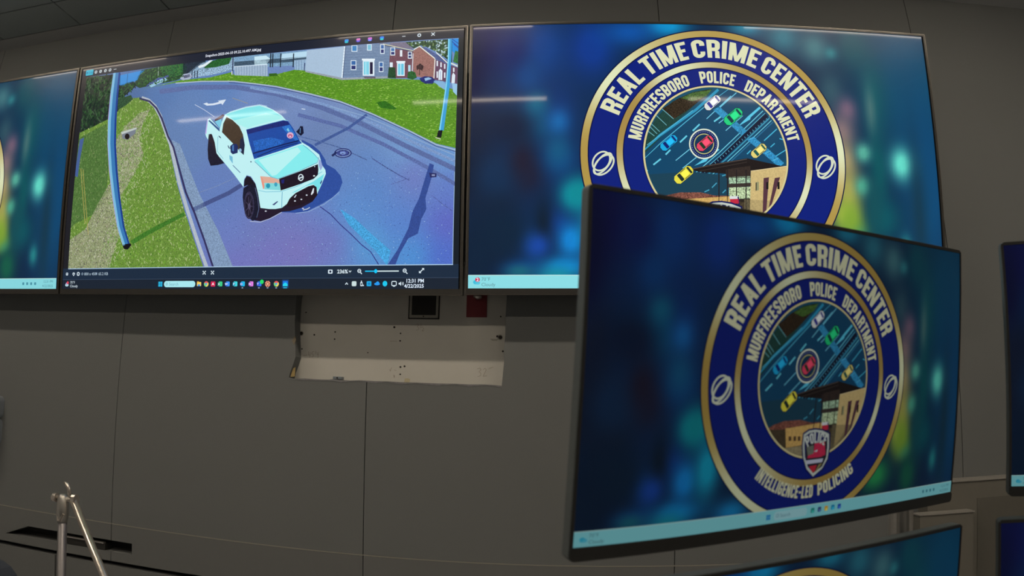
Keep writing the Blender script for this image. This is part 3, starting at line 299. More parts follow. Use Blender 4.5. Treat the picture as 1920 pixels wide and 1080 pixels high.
SEAL_SCENE=[
(1,(30,66,60),0.3,[0.3484,0.4602,0.3575,0.5405,0.3790,0.6183,0.4161,0.6856,0.4599,0.7248,0.5033,0.7394,0.3545,0.4962]),
(2,(48,38,26),0.9,[0.3942,0.6558,0.4276,0.6964,0.4597,0.7206,0.4941,0.7347,0.4899,0.7134,0.4463,0.6512,0.4176,0.6172]),
(3,(66,98,44),0.9,[0.4344,0.6987,0.4597,0.7206,0.5009,0.7350,0.4887,0.7092,0.4586,0.6870]),
(4,(110,180,190),0,[0.3927,0.6549,0.4160,0.6163,0.4169,0.6181,0.3936,0.6568]),
(4,(110,180,190),0,[0.3809,0.6278,0.4010,0.5913,0.4019,0.5931,0.3819,0.6296]),
(4,(110,180,190),0,[0.3692,0.5967,0.3861,0.5665,0.3870,0.5683,0.3702,0.5985]),
(4,(110,180,190),0,[0.3621,0.5680,0.3748,0.5499,0.3757,0.5519,0.3629,0.5699]),
(4,(110,180,190),0,[0.3667,0.5844,0.3804,0.5583,0.3814,0.5600,0.3677,0.5862]),
(3,(16,70,104),0,[0.3499,0.4841,0.3883,0.5451,0.4664,0.6498,0.5260,0.7362,0.5625,0.7297,0.6022,0.7109,0.6292,0.6642,0.6572,0.5519,0.6539,0.4704,0.6092,0.4482,0.5643,0.4704,0.4508,0.4031,0.4141,0.3202,0.3946,0.3199,0.3654,0.3817,0.3495,0.4603]),
(4,(46,150,190),0,[0.3530,0.4944,0.3879,0.5493,0.4150,0.5843,0.4660,0.6499,0.5164,0.7318,0.5128,0.7395,0.4627,0.6579,0.4120,0.5926,0.3846,0.5571,0.3495,0.5019]),
(5,(100,200,226),0,[0.3595,0.5155,0.4578,0.6507,0.4572,0.6524,0.3589,0.5171]),
(4,(86,190,222),0,[0.3511,0.4652,0.3883,0.5239,0.4457,0.6108,0.4926,0.6788,0.5382,0.7420,0.5373,0.7444,0.4917,0.6811,0.4447,0.6130,0.3873,0.5260,0.3502,0.4673]),
(5,(104,206,228),0,[0.4563,0.5702,0.4715,0.5962,0.4694,0.6006,0.4541,0.5745]),
(5,(104,206,228),0,[0.4285,0.5258,0.4436,0.5515,0.4414,0.5558,0.4263,0.5301]),
(5,(104,206,228),0,[0.3718,0.4404,0.3875,0.4626,0.3855,0.4672,0.3699,0.4451]),
(5,(104,206,228),0,[0.3539,0.4125,0.3595,0.4205,0.3575,0.4251,0.3520,0.4171]),
(5,(104,206,228),0,[0.3978,0.4789,0.4080,0.4972,0.4058,0.5014,0.3956,0.4831]),
(5,(104,206,228),0,[0.5167,0.6337,0.5002,0.6123,0.5020,0.6074,0.5185,0.6287]),
(5,(112,200,226),0,[0.4175,0.4584,0.4472,0.5011,0.4461,0.5036,0.4165,0.4608]),
(5,(112,200,226),0,[0.4311,0.4300,0.4608,0.4715,0.4597,0.4740,0.4301,0.4324]),
(5,(112,200,226),0,[0.4862,0.6184,0.5417,0.7104,0.5405,0.7128,0.4851,0.6207]),
(5,(112,200,226),0,[0.5076,0.6502,0.5536,0.7237,0.5525,0.7262,0.5065,0.6527]),
(5,(112,200,226),0,[0.5253,0.5748,0.5639,0.6342,0.5628,0.6367,0.5242,0.5772]),
(5,(112,200,226),0,[0.5116,0.6028,0.5270,0.6241,0.5260,0.6267,0.5105,0.6054]),
(5,(90,200,230),0,[0.4550,0.4407,0.4768,0.4692,0.5036,0.5123,0.5089,0.5024,0.4857,0.4695,0.4798,0.4574]),
(5,(90,200,230),0,[0.5503,0.5915,0.5747,0.6340,0.6005,0.6729,0.6037,0.6668,0.5803,0.6301,0.5788,0.6218]),
(5,(110,206,228),0,[0.4085,0.3403,0.5092,0.4912,0.6085,0.6555,0.6074,0.6578,0.5081,0.4935,0.4074,0.3427]),
(5,(90,180,210),0,[0.4117,0.3322,0.5127,0.4829,0.6125,0.6469,0.6116,0.6487,0.5119,0.4846,0.4109,0.3340]),
(5,(14,24,50),0,[0.4168,0.3201,0.5183,0.4705,0.6185,0.6344,0.6126,0.6462,0.5126,0.4823,0.4114,0.3318]),
(5,(60,150,180),0,[0.4191,0.3134,0.5210,0.4637,0.6217,0.6272,0.6200,0.6307,0.5193,0.4672,0.4175,0.3170]),
(5,(110,206,228),0,[0.4220,0.3058,0.5243,0.4559,0.6255,0.6192,0.6244,0.6212,0.5233,0.4579,0.4211,0.3079]),
(5,(40,110,150),0,[0.4245,0.2994,0.5272,0.4493,0.6286,0.6125,0.6272,0.6154,0.5258,0.4523,0.4232,0.3024]),
(6,(96,170,196),0,[0.4217,0.3439,0.4238,0.3381,0.4247,0.3392,0.4227,0.3450]),
(6,(96,170,196),0,[0.4274,0.3524,0.4295,0.3466,0.4304,0.3477,0.4284,0.3535]),
(6,(96,170,196),0,[0.4332,0.3609,0.4353,0.3551,0.4362,0.3562,0.4341,0.3621]),
(6,(96,170,196),0,[0.4389,0.3695,0.4410,0.3637,0.4419,0.3648,0.4399,0.3706]),
(6,(96,170,196),0,[0.4447,0.3780,0.4468,0.3722,0.4477,0.3733,0.4456,0.3792]),
(6,(96,170,196),0,[0.4505,0.3866,0.4525,0.3808,0.4535,0.3819,0.4514,0.3877]),
(6,(96,170,196),0,[0.4563,0.3952,0.4583,0.3894,0.4593,0.3905,0.4572,0.3963]),
(6,(96,170,196),0,[0.4621,0.4039,0.4641,0.3980,0.4651,0.3991,0.4630,0.4050]),
(6,(96,170,196),0,[0.4679,0.4125,0.4700,0.4066,0.4709,0.4078,0.4689,0.4136]),
(6,(96,170,196),0,[0.4737,0.4212,0.4758,0.4153,0.4768,0.4164,0.4747,0.4223]),
(6,(96,170,196),0,[0.4796,0.4299,0.4817,0.4240,0.4826,0.4251,0.4806,0.4310]),
(6,(96,170,196),0,[0.4855,0.4386,0.4875,0.4327,0.4885,0.4338,0.4864,0.4397]),
(6,(96,170,196),0,[0.4914,0.4473,0.4934,0.4414,0.4944,0.4425,0.4923,0.4484]),
(6,(96,170,196),0,[0.4973,0.4561,0.4993,0.4501,0.5003,0.4513,0.4982,0.4572]),
(6,(96,170,196),0,[0.5032,0.4648,0.5053,0.4589,0.5062,0.4601,0.5042,0.4660]),
(6,(96,170,196),0,[0.5091,0.4736,0.5112,0.4677,0.5122,0.4689,0.5101,0.4748]),
(6,(96,170,196),0,[0.5151,0.4825,0.5172,0.4765,0.5181,0.4777,0.5161,0.4836]),
(6,(96,170,196),0,[0.5211,0.4913,0.5231,0.4854,0.5241,0.4865,0.5221,0.4925]),
(6,(96,170,196),0,[0.5271,0.5002,0.5291,0.4943,0.5301,0.4954,0.5281,0.5014]),
(6,(96,170,196),0,[0.5331,0.5091,0.5352,0.5031,0.5361,0.5043,0.5341,0.5103]),
(6,(96,170,196),0,[0.5391,0.5180,0.5412,0.5121,0.5422,0.5132,0.5401,0.5192]),
(6,(96,170,196),0,[0.5452,0.5270,0.5472,0.5210,0.5482,0.5222,0.5462,0.5282]),
(6,(96,170,196),0,[0.5513,0.5360,0.5533,0.5300,0.5543,0.5312,0.5522,0.5372]),
(6,(96,170,196),0,[0.5573,0.5450,0.5594,0.5390,0.5604,0.5402,0.5583,0.5462]),
(6,(96,170,196),0,[0.5635,0.5540,0.5655,0.5480,0.5665,0.5492,0.5645,0.5552]),
(6,(96,170,196),0,[0.5696,0.5631,0.5717,0.5571,0.5727,0.5583,0.5706,0.5643]),
(6,(96,170,196),0,[0.5757,0.5722,0.5778,0.5662,0.5788,0.5674,0.5767,0.5734]),
(6,(96,170,196),0,[0.5819,0.5813,0.5840,0.5753,0.5850,0.5765,0.5829,0.5825]),
(6,(96,170,196),0,[0.5881,0.5905,0.5902,0.5844,0.5912,0.5856,0.5891,0.5917]),
(6,(96,170,196),0,[0.5943,0.5997,0.5964,0.5936,0.5974,0.5948,0.5953,0.6009]),
(6,(96,170,196),0,[0.6006,0.6089,0.6026,0.6028,0.6036,0.6040,0.6016,0.6101]),
(6,(96,170,196),0,[0.6068,0.6181,0.6089,0.6120,0.6099,0.6132,0.6078,0.6193]),
(6,(96,170,196),0,[0.6131,0.6274,0.6152,0.6213,0.6162,0.6225,0.6141,0.6286]),
(6,(96,170,196),0,[0.6194,0.6367,0.6215,0.6306,0.6225,0.6318,0.6204,0.6379]),
(6,(48,140,186),0.5,[0.5004,0.6553,0.5144,0.6684,0.5702,0.5760,0.5582,0.5591]),
(6,(48,140,190),0.5,[0.5690,0.5433,0.5832,0.5562,0.6465,0.4579,0.6343,0.4413]),
(7,(90,190,225),0,[0.5739,0.5424,0.5857,0.5532,0.5852,0.5554,0.5734,0.5446]),
(7,(90,190,225),0,[0.5901,0.5168,0.6020,0.5275,0.6015,0.5297,0.5896,0.5190]),
(7,(90,190,225),0,[0.6064,0.4913,0.6183,0.5019,0.6178,0.5041,0.6059,0.4934]),
(7,(90,190,225),0,[0.6228,0.4658,0.6347,0.4764,0.6342,0.4786,0.6222,0.4679]),
(5,(70,180,215),0,[0.6064,0.5395,0.6360,0.5862,0.6346,0.5892,0.6049,0.5425]),
(5,(70,180,215),0,[0.6193,0.5157,0.6291,0.5305,0.6277,0.5335,0.6179,0.5187]),
(5,(70,180,215),0,[0.6294,0.4816,0.6536,0.5071,0.6525,0.5105,0.6283,0.4850]),
(5,(70,180,215),0,[0.5679,0.4872,0.5764,0.5017,0.5749,0.5045,0.5664,0.4900]),
(5,(70,180,215),0,[0.6392,0.5490,0.6472,0.5453,0.6480,0.5493,0.6400,0.5529]),
(8,(12,26,60),0,[0.4822,0.6765,0.5071,0.7145,0.5137,0.7137,0.5193,0.7007,0.5183,0.6883,0.4933,0.6506,0.4868,0.6513,0.4812,0.6643]),
(9,(222,228,224),0,[0.4833,0.6762,0.5070,0.7122,0.5134,0.7115,0.5181,0.7006,0.5171,0.6886,0.4934,0.6528,0.4870,0.6535,0.4824,0.6643]),
(10,(50,54,150),0,[0.4881,0.6804,0.4923,0.6868,0.4932,0.6867,0.5009,0.6687,0.5008,0.6670,0.4966,0.6606,0.4957,0.6607,0.4879,0.6787]),
(10,(50,54,150),0,[0.5058,0.7065,0.5083,0.7103,0.5088,0.7102,0.5165,0.6924,0.5164,0.6914,0.5139,0.6876,0.5133,0.6877,0.5057,0.7055]),
(10,(50,54,150),0,[0.4938,0.6906,0.5029,0.7044,0.5031,0.7044,0.5037,0.7029,0.5037,0.7025,0.4946,0.6887,0.4944,0.6887,0.4937,0.6902]),
(10,(50,54,150),0,[0.5023,0.6708,0.5114,0.6846,0.5116,0.6846,0.5122,0.6831,0.5122,0.6827,0.5031,0.6689,0.5029,0.6689,0.5022,0.6704]),
(10,(249,255,251),0,[0.4963,0.6882,0.5036,0.6993,0.5064,0.6989,0.5101,0.6904,0.5096,0.6851,0.5024,0.6741,0.4995,0.6744,0.4959,0.6829]),
(8,(12,26,60),0,[0.5223,0.6250,0.5497,0.6661,0.5576,0.6653,0.5642,0.6501,0.5630,0.6356,0.5355,0.5947,0.5277,0.5956,0.5211,0.6107]),
(9,(30,208,126),0,[0.5235,0.6248,0.5495,0.6638,0.5573,0.6630,0.5630,0.6501,0.5617,0.6358,0.5357,0.5970,0.5279,0.5978,0.5223,0.6106]),
(10,(20,54,70),0,[0.5286,0.6288,0.5334,0.6359,0.5344,0.6358,0.5437,0.6144,0.5436,0.6125,0.5388,0.6054,0.5378,0.6055,0.5285,0.6269]),
(10,(20,54,70),0,[0.5486,0.6578,0.5514,0.6620,0.5520,0.6619,0.5612,0.6407,0.5611,0.6396,0.5583,0.6354,0.5577,0.6354,0.5485,0.6566]),
(10,(20,54,70),0,[0.5351,0.6400,0.5453,0.6554,0.5455,0.6554,0.5462,0.6539,0.5462,0.6535,0.5359,0.6381,0.5357,0.6381,0.5350,0.6396]),
(10,(20,54,70),0,[0.5453,0.6165,0.5556,0.6319,0.5558,0.6319,0.5564,0.6304,0.5564,0.6300,0.5461,0.6147,0.5459,0.6147,0.5453,0.6162]),
(10,(42,234,146),0,[0.5381,0.6374,0.5460,0.6493,0.5495,0.6490,0.5539,0.6389,0.5533,0.6325,0.5454,0.6207,0.5420,0.6211,0.5376,0.6311]),
(8,(12,26,60),0,[0.3858,0.5198,0.4109,0.5578,0.4177,0.5569,0.4236,0.5435,0.4227,0.5309,0.3976,0.4930,0.3909,0.4939,0.3850,0.5073]),
(9,(24,170,224),0,[0.3870,0.5195,0.4108,0.5557,0.4175,0.5548,0.4225,0.5435,0.4216,0.5312,0.3977,0.4952,0.3911,0.4961,0.3862,0.5073]),
(10,(14,34,110),0,[0.3918,0.5236,0.3961,0.5300,0.3970,0.5299,0.4052,0.5113,0.4051,0.5096,0.4008,0.5031,0.3999,0.5032,0.3917,0.5218]),
(10,(14,34,110),0,[0.4097,0.5499,0.4122,0.5537,0.4128,0.5536,0.4209,0.5351,0.4208,0.5341,0.4183,0.5303,0.4177,0.5304,0.4096,0.5488]),
(10,(14,34,110),0,[0.3976,0.5338,0.4068,0.5478,0.4070,0.5477,0.4076,0.5463,0.4076,0.5459,0.3984,0.5320,0.3982,0.5320,0.3975,0.5335]),
(10,(14,34,110),0,[0.4066,0.5133,0.4158,0.5272,0.4160,0.5272,0.4166,0.5258,0.4166,0.5254,0.4074,0.5115,0.4072,0.5115,0.4066,0.5130]),
(10,(35,193,251),0,[0.4002,0.5314,0.4075,0.5425,0.4105,0.5421,0.4143,0.5333,0.4140,0.5278,0.4066,0.5167,0.4037,0.5171,0.3998,0.5259]),
(8,(12,26,60),0,[0.4119,0.4007,0.4395,0.4418,0.4470,0.4408,0.4536,0.4261,0.4526,0.4125,0.4251,0.3716,0.4176,0.3726,0.4110,0.3871]),
(9,(232,222,70),0,[0.4131,0.4005,0.4393,0.4396,0.4468,0.4386,0.4524,0.4262,0.4514,0.4127,0.4252,0.3737,0.4177,0.3747,0.4122,0.3870]),
(10,(34,48,46),0,[0.4184,0.4048,0.4231,0.4118,0.4241,0.4117,0.4334,0.3912,0.4333,0.3893,0.4286,0.3823,0.4275,0.3824,0.4183,0.4029]),
(10,(34,48,46),0,[0.4382,0.4333,0.4409,0.4375,0.4416,0.4374,0.4507,0.4171,0.4506,0.4160,0.4478,0.4118,0.4472,0.4119,0.4381,0.4322]),
(10,(34,48,46),0,[0.4248,0.4158,0.4350,0.4310,0.4352,0.4310,0.4358,0.4295,0.4358,0.4292,0.4256,0.4140,0.4254,0.4140,0.4247,0.4155]),
(10,(34,48,46),0,[0.4349,0.3933,0.4451,0.4084,0.4453,0.4084,0.4460,0.4070,0.4460,0.4066,0.4357,0.3915,0.4356,0.3915,0.4349,0.3929]),
(10,(255,249,85),0,[0.4277,0.4133,0.4357,0.4253,0.4391,0.4248,0.4434,0.4152,0.4430,0.4091,0.4350,0.3972,0.4316,0.3976,0.4273,0.4073]),
(8,(12,26,60),0,[0.5754,0.4974,0.5988,0.5315,0.6055,0.5308,0.6111,0.5182,0.6101,0.5063,0.5868,0.4723,0.5801,0.4731,0.5744,0.4856]),
(9,(228,212,120),0,[0.5766,0.4971,0.5987,0.5293,0.6052,0.5287,0.6099,0.5182,0.6089,0.5065,0.5868,0.4745,0.5804,0.4752,0.5756,0.4856]),
(10,(32,90,84),0,[0.5810,0.5005,0.5850,0.5063,0.5858,0.5062,0.5937,0.4888,0.5936,0.4873,0.5896,0.4814,0.5887,0.4815,0.5808,0.4989]),
(10,(32,90,84),0,[0.5978,0.5243,0.6002,0.5278,0.6007,0.5277,0.6085,0.5105,0.6084,0.5095,0.6060,0.5061,0.6055,0.5061,0.5977,0.5234]),
(10,(32,90,84),0,[0.5863,0.5099,0.5950,0.5225,0.5952,0.5225,0.5958,0.5210,0.5958,0.5207,0.5872,0.5080,0.5870,0.5081,0.5863,0.5095]),
(10,(32,90,84),0,[0.5950,0.4908,0.6036,0.5034,0.6038,0.5033,0.6045,0.5019,0.6044,0.5015,0.5958,0.4890,0.5956,0.4890,0.5949,0.4904]),
(10,(255,238,139),0,[0.5889,0.5076,0.5957,0.5174,0.5986,0.5171,0.6023,0.5089,0.6018,0.5038,0.5951,0.4940,0.5922,0.4943,0.5885,0.5025]),
(8,(226,236,214),0,[0.5085,0.5245,0.5078,0.5155,0.5064,0.5067,0.5043,0.4983,0.5015,0.4905,0.4981,0.4835,0.4942,0.4776,0.4899,0.4728,0.4853,0.4692,0.4805,0.4669,0.4756,0.4661,0.4707,0.4666,0.4660,0.4686,0.4616,0.4719,0.4576,0.4764,0.4541,0.4821,0.4511,0.4889,0.4487,0.4964,0.4471,0.5047,0.4462,0.5134,0.4461,0.5224,0.4467,0.5315,0.4480,0.5403,0.4501,0.5488,0.4529,0.5566,0.4563,0.5636,0.4602,0.5697,0.4645,0.5746,0.4691,0.5782,0.4740,0.5806,0.4789,0.5815,0.4838,0.5809,0.4885,0.5790,0.4929,0.5756,0.4970,0.5710,0.5006,0.5652,0.5035,0.5584,0.5059,0.5507,0.5075,0.5424,0.5084,0.5336]),
(9,(14,34,96),0,[0.5057,0.5244,0.5051,0.5162,0.5038,0.5082,0.5018,0.5005,0.4993,0.4934,0.4962,0.4871,0.4927,0.4817,0.4887,0.4773,0.4845,0.4740,0.4802,0.4720,0.4757,0.4712,0.4713,0.4717,0.4670,0.4734,0.4630,0.4764,0.4593,0.4806,0.4561,0.4858,0.4534,0.4919,0.4513,0.4988,0.4498,0.5064,0.4490,0.5143,0.4488,0.5225,0.4494,0.5307,0.4506,0.5388,0.4526,0.5465,0.4551,0.5536,0.4581,0.5600,0.4617,0.5655,0.4656,0.5700,0.4698,0.5733,0.4742,0.5754,0.4787,0.5762,0.4832,0.5758,0.4875,0.5740,0.4915,0.5709,0.4952,0.5667,0.4985,0.5615,0.5012,0.5553,0.5033,0.5483,0.5048,0.5407,0.5056,0.5327]),
(10,(190,190,120),0,[0.4984,0.5242,0.4979,0.5180,0.4970,0.5120,0.4955,0.5063,0.4937,0.5011,0.4914,0.4963,0.4887,0.4923,0.4858,0.4890,0.4827,0.4866,0.4794,0.4850,0.4761,0.4844,0.4728,0.4848,0.4696,0.4861,0.4666,0.4884,0.4639,0.4915,0.4615,0.4954,0.4594,0.4999,0.4578,0.5051,0.4567,0.5107,0.4561,0.5166,0.4560,0.5227,0.4565,0.5289,0.4574,0.5349,0.4588,0.5406,0.4607,0.5459,0.4630,0.5507,0.4656,0.5548,0.4686,0.5581,0.4717,0.5606,0.4750,0.5621,0.4783,0.5627,0.4816,0.5624,0.4848,0.5610,0.4878,0.5588,0.4906,0.5556,0.4930,0.5517,0.4950,0.5471,0.4966,0.5419,0.4977,0.5363,0.4983,0.5303]),
(11,(16,54,84),0,[0.4966,0.5241,0.4962,0.5185,0.4953,0.5130,0.4940,0.5078,0.4923,0.5029,0.4902,0.4986,0.4877,0.4949,0.4851,0.4919,0.4822,0.4896,0.4792,0.4882,0.4762,0.4877,0.4731,0.4881,0.4702,0.4893,0.4675,0.4913,0.4650,0.4941,0.4628,0.4977,0.4609,0.5019,0.4595,0.5066,0.4584,0.5118,0.4579,0.5172,0.4578,0.5228,0.4582,0.5284,0.4591,0.5339,0.4604,0.5391,0.4621,0.5440,0.4642,0.5484,0.4666,0.5521,0.4693,0.5552,0.4722,0.5574,0.4752,0.5588,0.4782,0.5594,0.4812,0.5591,0.4842,0.5578,0.4869,0.5558,0.4894,0.5529,0.4917,0.5493,0.4935,0.5451,0.4950,0.5403,0.4960,0.5352,0.4965,0.5297]),
(10,(170,200,220),0,[0.5024,0.5231,0.5035,0.5231,0.5036,0.5256,0.5025,0.5255]),
(10,(170,200,220),0,[0.5018,0.5160,0.5029,0.5157,0.5031,0.5181,0.5020,0.5184]),
(10,(170,200,220),0,[0.5005,0.5090,0.5016,0.5084,0.5021,0.5107,0.5010,0.5113]),
(10,(170,200,220),0,[0.4987,0.5024,0.4997,0.5015,0.5004,0.5037,0.4994,0.5046]),
(10,(170,200,220),0,[0.4964,0.4964,0.4972,0.4952,0.4981,0.4972,0.4972,0.4983]),
(10,(170,200,220),0,[0.4936,0.4910,0.4943,0.4896,0.4953,0.4913,0.4946,0.4927]),
(10,(170,200,220),0,[0.4904,0.4864,0.4910,0.4848,0.4921,0.4862,0.4915,0.4878]),
(10,(170,200,220),0,[0.4868,0.4827,0.4873,0.4810,0.4885,0.4821,0.4881,0.4839]),
(10,(170,200,220),0,[0.4831,0.4801,0.4834,0.4782,0.4847,0.4790,0.4844,0.4808]),
(10,(170,200,220),0,[0.4792,0.4785,0.4793,0.4765,0.4806,0.4769,0.4805,0.4789]),
(10,(170,200,220),0,[0.4752,0.4780,0.4752,0.4760,0.4765,0.4760,0.4766,0.4780]),
(10,(170,200,220),0,[0.4713,0.4786,0.4711,0.4766,0.4724,0.4763,0.4726,0.4783]),
(10,(170,200,220),0,[0.4676,0.4803,0.4672,0.4784,0.4684,0.4777,0.4688,0.4796]),
(10,(170,200,220),0,[0.4641,0.4831,0.4635,0.4813,0.4647,0.4802,0.4652,0.4820]),
(10,(170,200,220),0,[0.4609,0.4869,0.4602,0.4852,0.4612,0.4838,0.4619,0.4855]),
(10,(170,200,220),0,[0.4581,0.4915,0.4572,0.4901,0.4581,0.4884,0.4590,0.4899]),
(10,(170,200,220),0,[0.4557,0.4970,0.4548,0.4958,0.4555,0.4939,0.4565,0.4951]),
(10,(170,200,220),0,[0.4539,0.5031,0.4529,0.5022,0.4535,0.5000,0.4545,0.5010]),
(10,(170,200,220),0,[0.4527,0.5097,0.4516,0.5091,0.4520,0.5068,0.4531,0.5074]),
(10,(170,200,220),0,[0.4521,0.5167,0.4510,0.5163,0.4511,0.5140,0.4522,0.5143]),
(10,(170,200,220),0,[0.4521,0.5238,0.4510,0.5238,0.4509,0.5214,0.4520,0.5214]),
(10,(170,200,220),0,[0.4527,0.5310,0.4516,0.5312,0.4513,0.5288,0.4524,0.5286]),
(10,(170,200,220),0,[0.4539,0.5379,0.4528,0.5385,0.4524,0.5362,0.4534,0.5356]),
(10,(170,200,220),0,[0.4557,0.5445,0.4547,0.5454,0.4540,0.5432,0.4550,0.5423]),
(10,(170,200,220),0,[0.4580,0.5506,0.4571,0.5518,0.4563,0.5498,0.4571,0.5486]),
(10,(170,200,220),0,[0.4608,0.5561,0.4600,0.5575,0.4590,0.5557,0.4598,0.5543]),
(10,(170,200,220),0,[0.4640,0.5607,0.4634,0.5623,0.4622,0.5609,0.4629,0.5592]),
(10,(170,200,220),0,[0.4675,0.5644,0.4671,0.5662,0.4658,0.5651,0.4663,0.5633]),
(10,(170,200,220),0,[0.4713,0.5672,0.4710,0.5691,0.4697,0.5683,0.4700,0.5663]),
(10,(170,200,220),0,[0.4752,0.5688,0.4751,0.5708,0.4738,0.5704,0.4739,0.5684]),
(10,(170,200,220),0,[0.4792,0.5693,0.4792,0.5713,0.4779,0.5713,0.4778,0.5693]),
(10,(170,200,220),0,[0.4831,0.5687,0.4833,0.5707,0.4820,0.5710,0.4818,0.5690]),
(10,(170,200,220),0,[0.4869,0.5670,0.4873,0.5689,0.4860,0.5696,0.4856,0.5677]),
(10,(170,200,220),0,[0.4904,0.5642,0.4910,0.5660,0.4898,0.5671,0.4893,0.5652]),
(10,(170,200,220),0,[0.4936,0.5603,0.4943,0.5620,0.4933,0.5634,0.4926,0.5617]),
(10,(170,200,220),0,[0.4964,0.5556,0.4973,0.5571,0.4964,0.5588,0.4955,0.5573]),
(10,(170,200,220),0,[0.4988,0.5501,0.4997,0.5513,0.4990,0.5533,0.4980,0.5520]),
(10,(170,200,220),0,[0.5006,0.5439,0.5016,0.5449,0.5011,0.5470,0.5000,0.5461]),
(10,(170,200,220),0,[0.5018,0.5373,0.5029,0.5379,0.5025,0.5402,0.5014,0.5396]),
(10,(170,200,220),0,[0.5024,0.5303,0.5035,0.5306,0.5034,0.5330,0.5023,0.5327]),
(12,(12,26,60),0,[0.4615,0.5222,0.4849,0.5573,0.4922,0.5564,0.4985,0.5422,0.4975,0.5289,0.4740,0.4940,0.4668,0.4949,0.4605,0.5090]),
(13,(226,70,100),0,[0.4627,0.5219,0.4848,0.5551,0.4920,0.5542,0.4973,0.5423,0.4963,0.5291,0.4741,0.4962,0.4670,0.4970,0.4617,0.5089]),
(14,(30,58,40),0,[0.4670,0.5249,0.4711,0.5311,0.4720,0.5310,0.4808,0.5110,0.4807,0.5094,0.4766,0.5033,0.4757,0.5034,0.4669,0.5233]),
(14,(30,58,40),0,[0.4843,0.5500,0.4867,0.5536,0.4872,0.5535,0.4960,0.5338,0.4959,0.5329,0.4934,0.5292,0.4929,0.5293,0.4842,0.5490]),
(14,(30,58,40),0,[0.4725,0.5347,0.4814,0.5480,0.4816,0.5480,0.4822,0.5466,0.4822,0.5462,0.4733,0.5329,0.4731,0.5329,0.4725,0.5344]),
(14,(30,58,40),0,[0.4821,0.5130,0.4910,0.5263,0.4912,0.5263,0.4919,0.5248,0.4918,0.5245,0.4830,0.5112,0.4828,0.5112,0.4821,0.5127]),
(14,(254,85,118),0,[0.4754,0.5324,0.4821,0.5424,0.4853,0.5420,0.4894,0.5326,0.4890,0.5268,0.4823,0.5169,0.4791,0.5172,0.4750,0.5265]),
(9,(30,24,24),0.2,[0.4481,0.4267,0.4850,0.4456,0.5666,0.4725,0.6437,0.4457,0.6087,0.4342,0.5730,0.4228,0.5622,0.4025,0.5198,0.4130,0.4622,0.4192]),
(10,(82,72,66),0,[0.4515,0.4272,0.4963,0.4444,0.5666,0.4679,0.5664,0.4711,0.4960,0.4475,0.4513,0.4303]),
(10,(60,52,48),0,[0.4646,0.4200,0.5184,0.4395,0.5663,0.4573,0.5661,0.4596,0.5182,0.4419,0.4644,0.4224]),
(10,(52,42,38),0.3,[0.5202,0.4289,0.5726,0.4447,0.5723,0.3989,0.5194,0.3972]),
(11,(34,30,34),0,[0.5046,0.4283,0.5007,0.2678,0.5030,0.2679,0.5068,0.4284]),
(11,(34,30,34),0,[0.5225,0.4289,0.5185,0.2682,0.5207,0.2682,0.5247,0.4290]),
(11,(34,30,34),0,[0.5416,0.4296,0.5374,0.2686,0.5396,0.2687,0.5438,0.4297]),
(11,(34,30,34),0,[0.5619,0.4303,0.5576,0.2691,0.5598,0.2692,0.5642,0.4304]),
(9,(34,52,66),0.6,[0.5242,0.4092,0.5738,0.4109,0.5725,0.3673,0.5229,0.3618]),
(10,(150,180,150),1,[0.5262,0.4013,0.5714,0.4068,0.5706,0.3811,0.5255,0.3757]),
(11,(60,52,48),0,[0.5233,0.3756,0.5729,0.3811,0.5725,0.3693,0.5229,0.3618]),
(10,(170,190,150),1,[0.5251,0.3619,0.5714,0.3673,0.5702,0.3240,0.5241,0.3188]),
(9,(46,40,34),0.4,[0.5198,0.3265,0.5727,0.3359,0.5702,0.2307,0.5177,0.2296]),
(11,(206,182,124),0.14,[0.5731,0.4248,0.6484,0.4459,0.6542,0.4462,0.6519,0.3801,0.6375,0.3262,0.6153,0.2706,0.5917,0.2350,0.5689,0.2229]),
(12,(226,206,160),0,[0.5731,0.4236,0.6542,0.4450,0.6542,0.4474,0.5730,0.4260]),
(12,(150,150,110),0,[0.5820,0.3834,0.5889,0.3857,0.5880,0.3540,0.5811,0.3518]),
(13,(60,56,48),0,[0.5820,0.3815,0.5843,0.3825,0.5834,0.3539,0.5811,0.3518]),
(12,(86,54,66),0,[0.5996,0.3999,0.6112,0.4034,0.6062,0.2704,0.5957,0.2623]),
(13,(24,24,24),0,[0.6048,0.3843,0.6095,0.3864,0.6086,0.3587,0.6041,0.3585]),
(12,(86,54,66),0,[0.6237,0.4009,0.6353,0.4044,0.6302,0.2710,0.6197,0.2629]),
(13,(24,24,24),0,[0.6290,0.3852,0.6336,0.3874,0.6327,0.3596,0.6281,0.3594]),
(8,(26,66,86),0,[0.3473,0.4010,0.4512,0.4189,0.5240,0.4052,0.5219,0.3227,0.4925,0.2986,0.3726,0.2964]),
(9,(70,160,190),0,[0.4903,0.3595,0.5007,0.3775,0.4992,0.3802,0.4888,0.3623]),
(9,(70,160,190),0,[0.4741,0.3431,0.4842,0.3511,0.4834,0.3547,0.4733,0.3466]),
(9,(70,160,190),0,[0.5120,0.4029,0.5199,0.4071,0.5194,0.4109,0.5115,0.4067]),
(9,(70,160,190),0,[0.5120,0.3405,0.5190,0.3525,0.5175,0.3552,0.5105,0.3433]),
(9,(120,74,62),0.9,[0.3786,0.3151,0.3964,0.3313,0.4231,0.3420,0.4652,0.3430,0.4950,0.3321,0.5250,0.3320,0.5266,0.3042,0.4253,0.3012,0.3851,0.2938]),
(10,(70,60,44),0.4,[0.3815,0.3115,0.5262,0.3116,0.6228,0.2965,0.6231,0.2386,0.5636,0.2071,0.4728,0.2141,0.4150,0.2420]),
(11,(206,168,98),0.25,[0.4272,0.3170,0.5252,0.3301,0.5306,0.2631,0.4322,0.2527]),
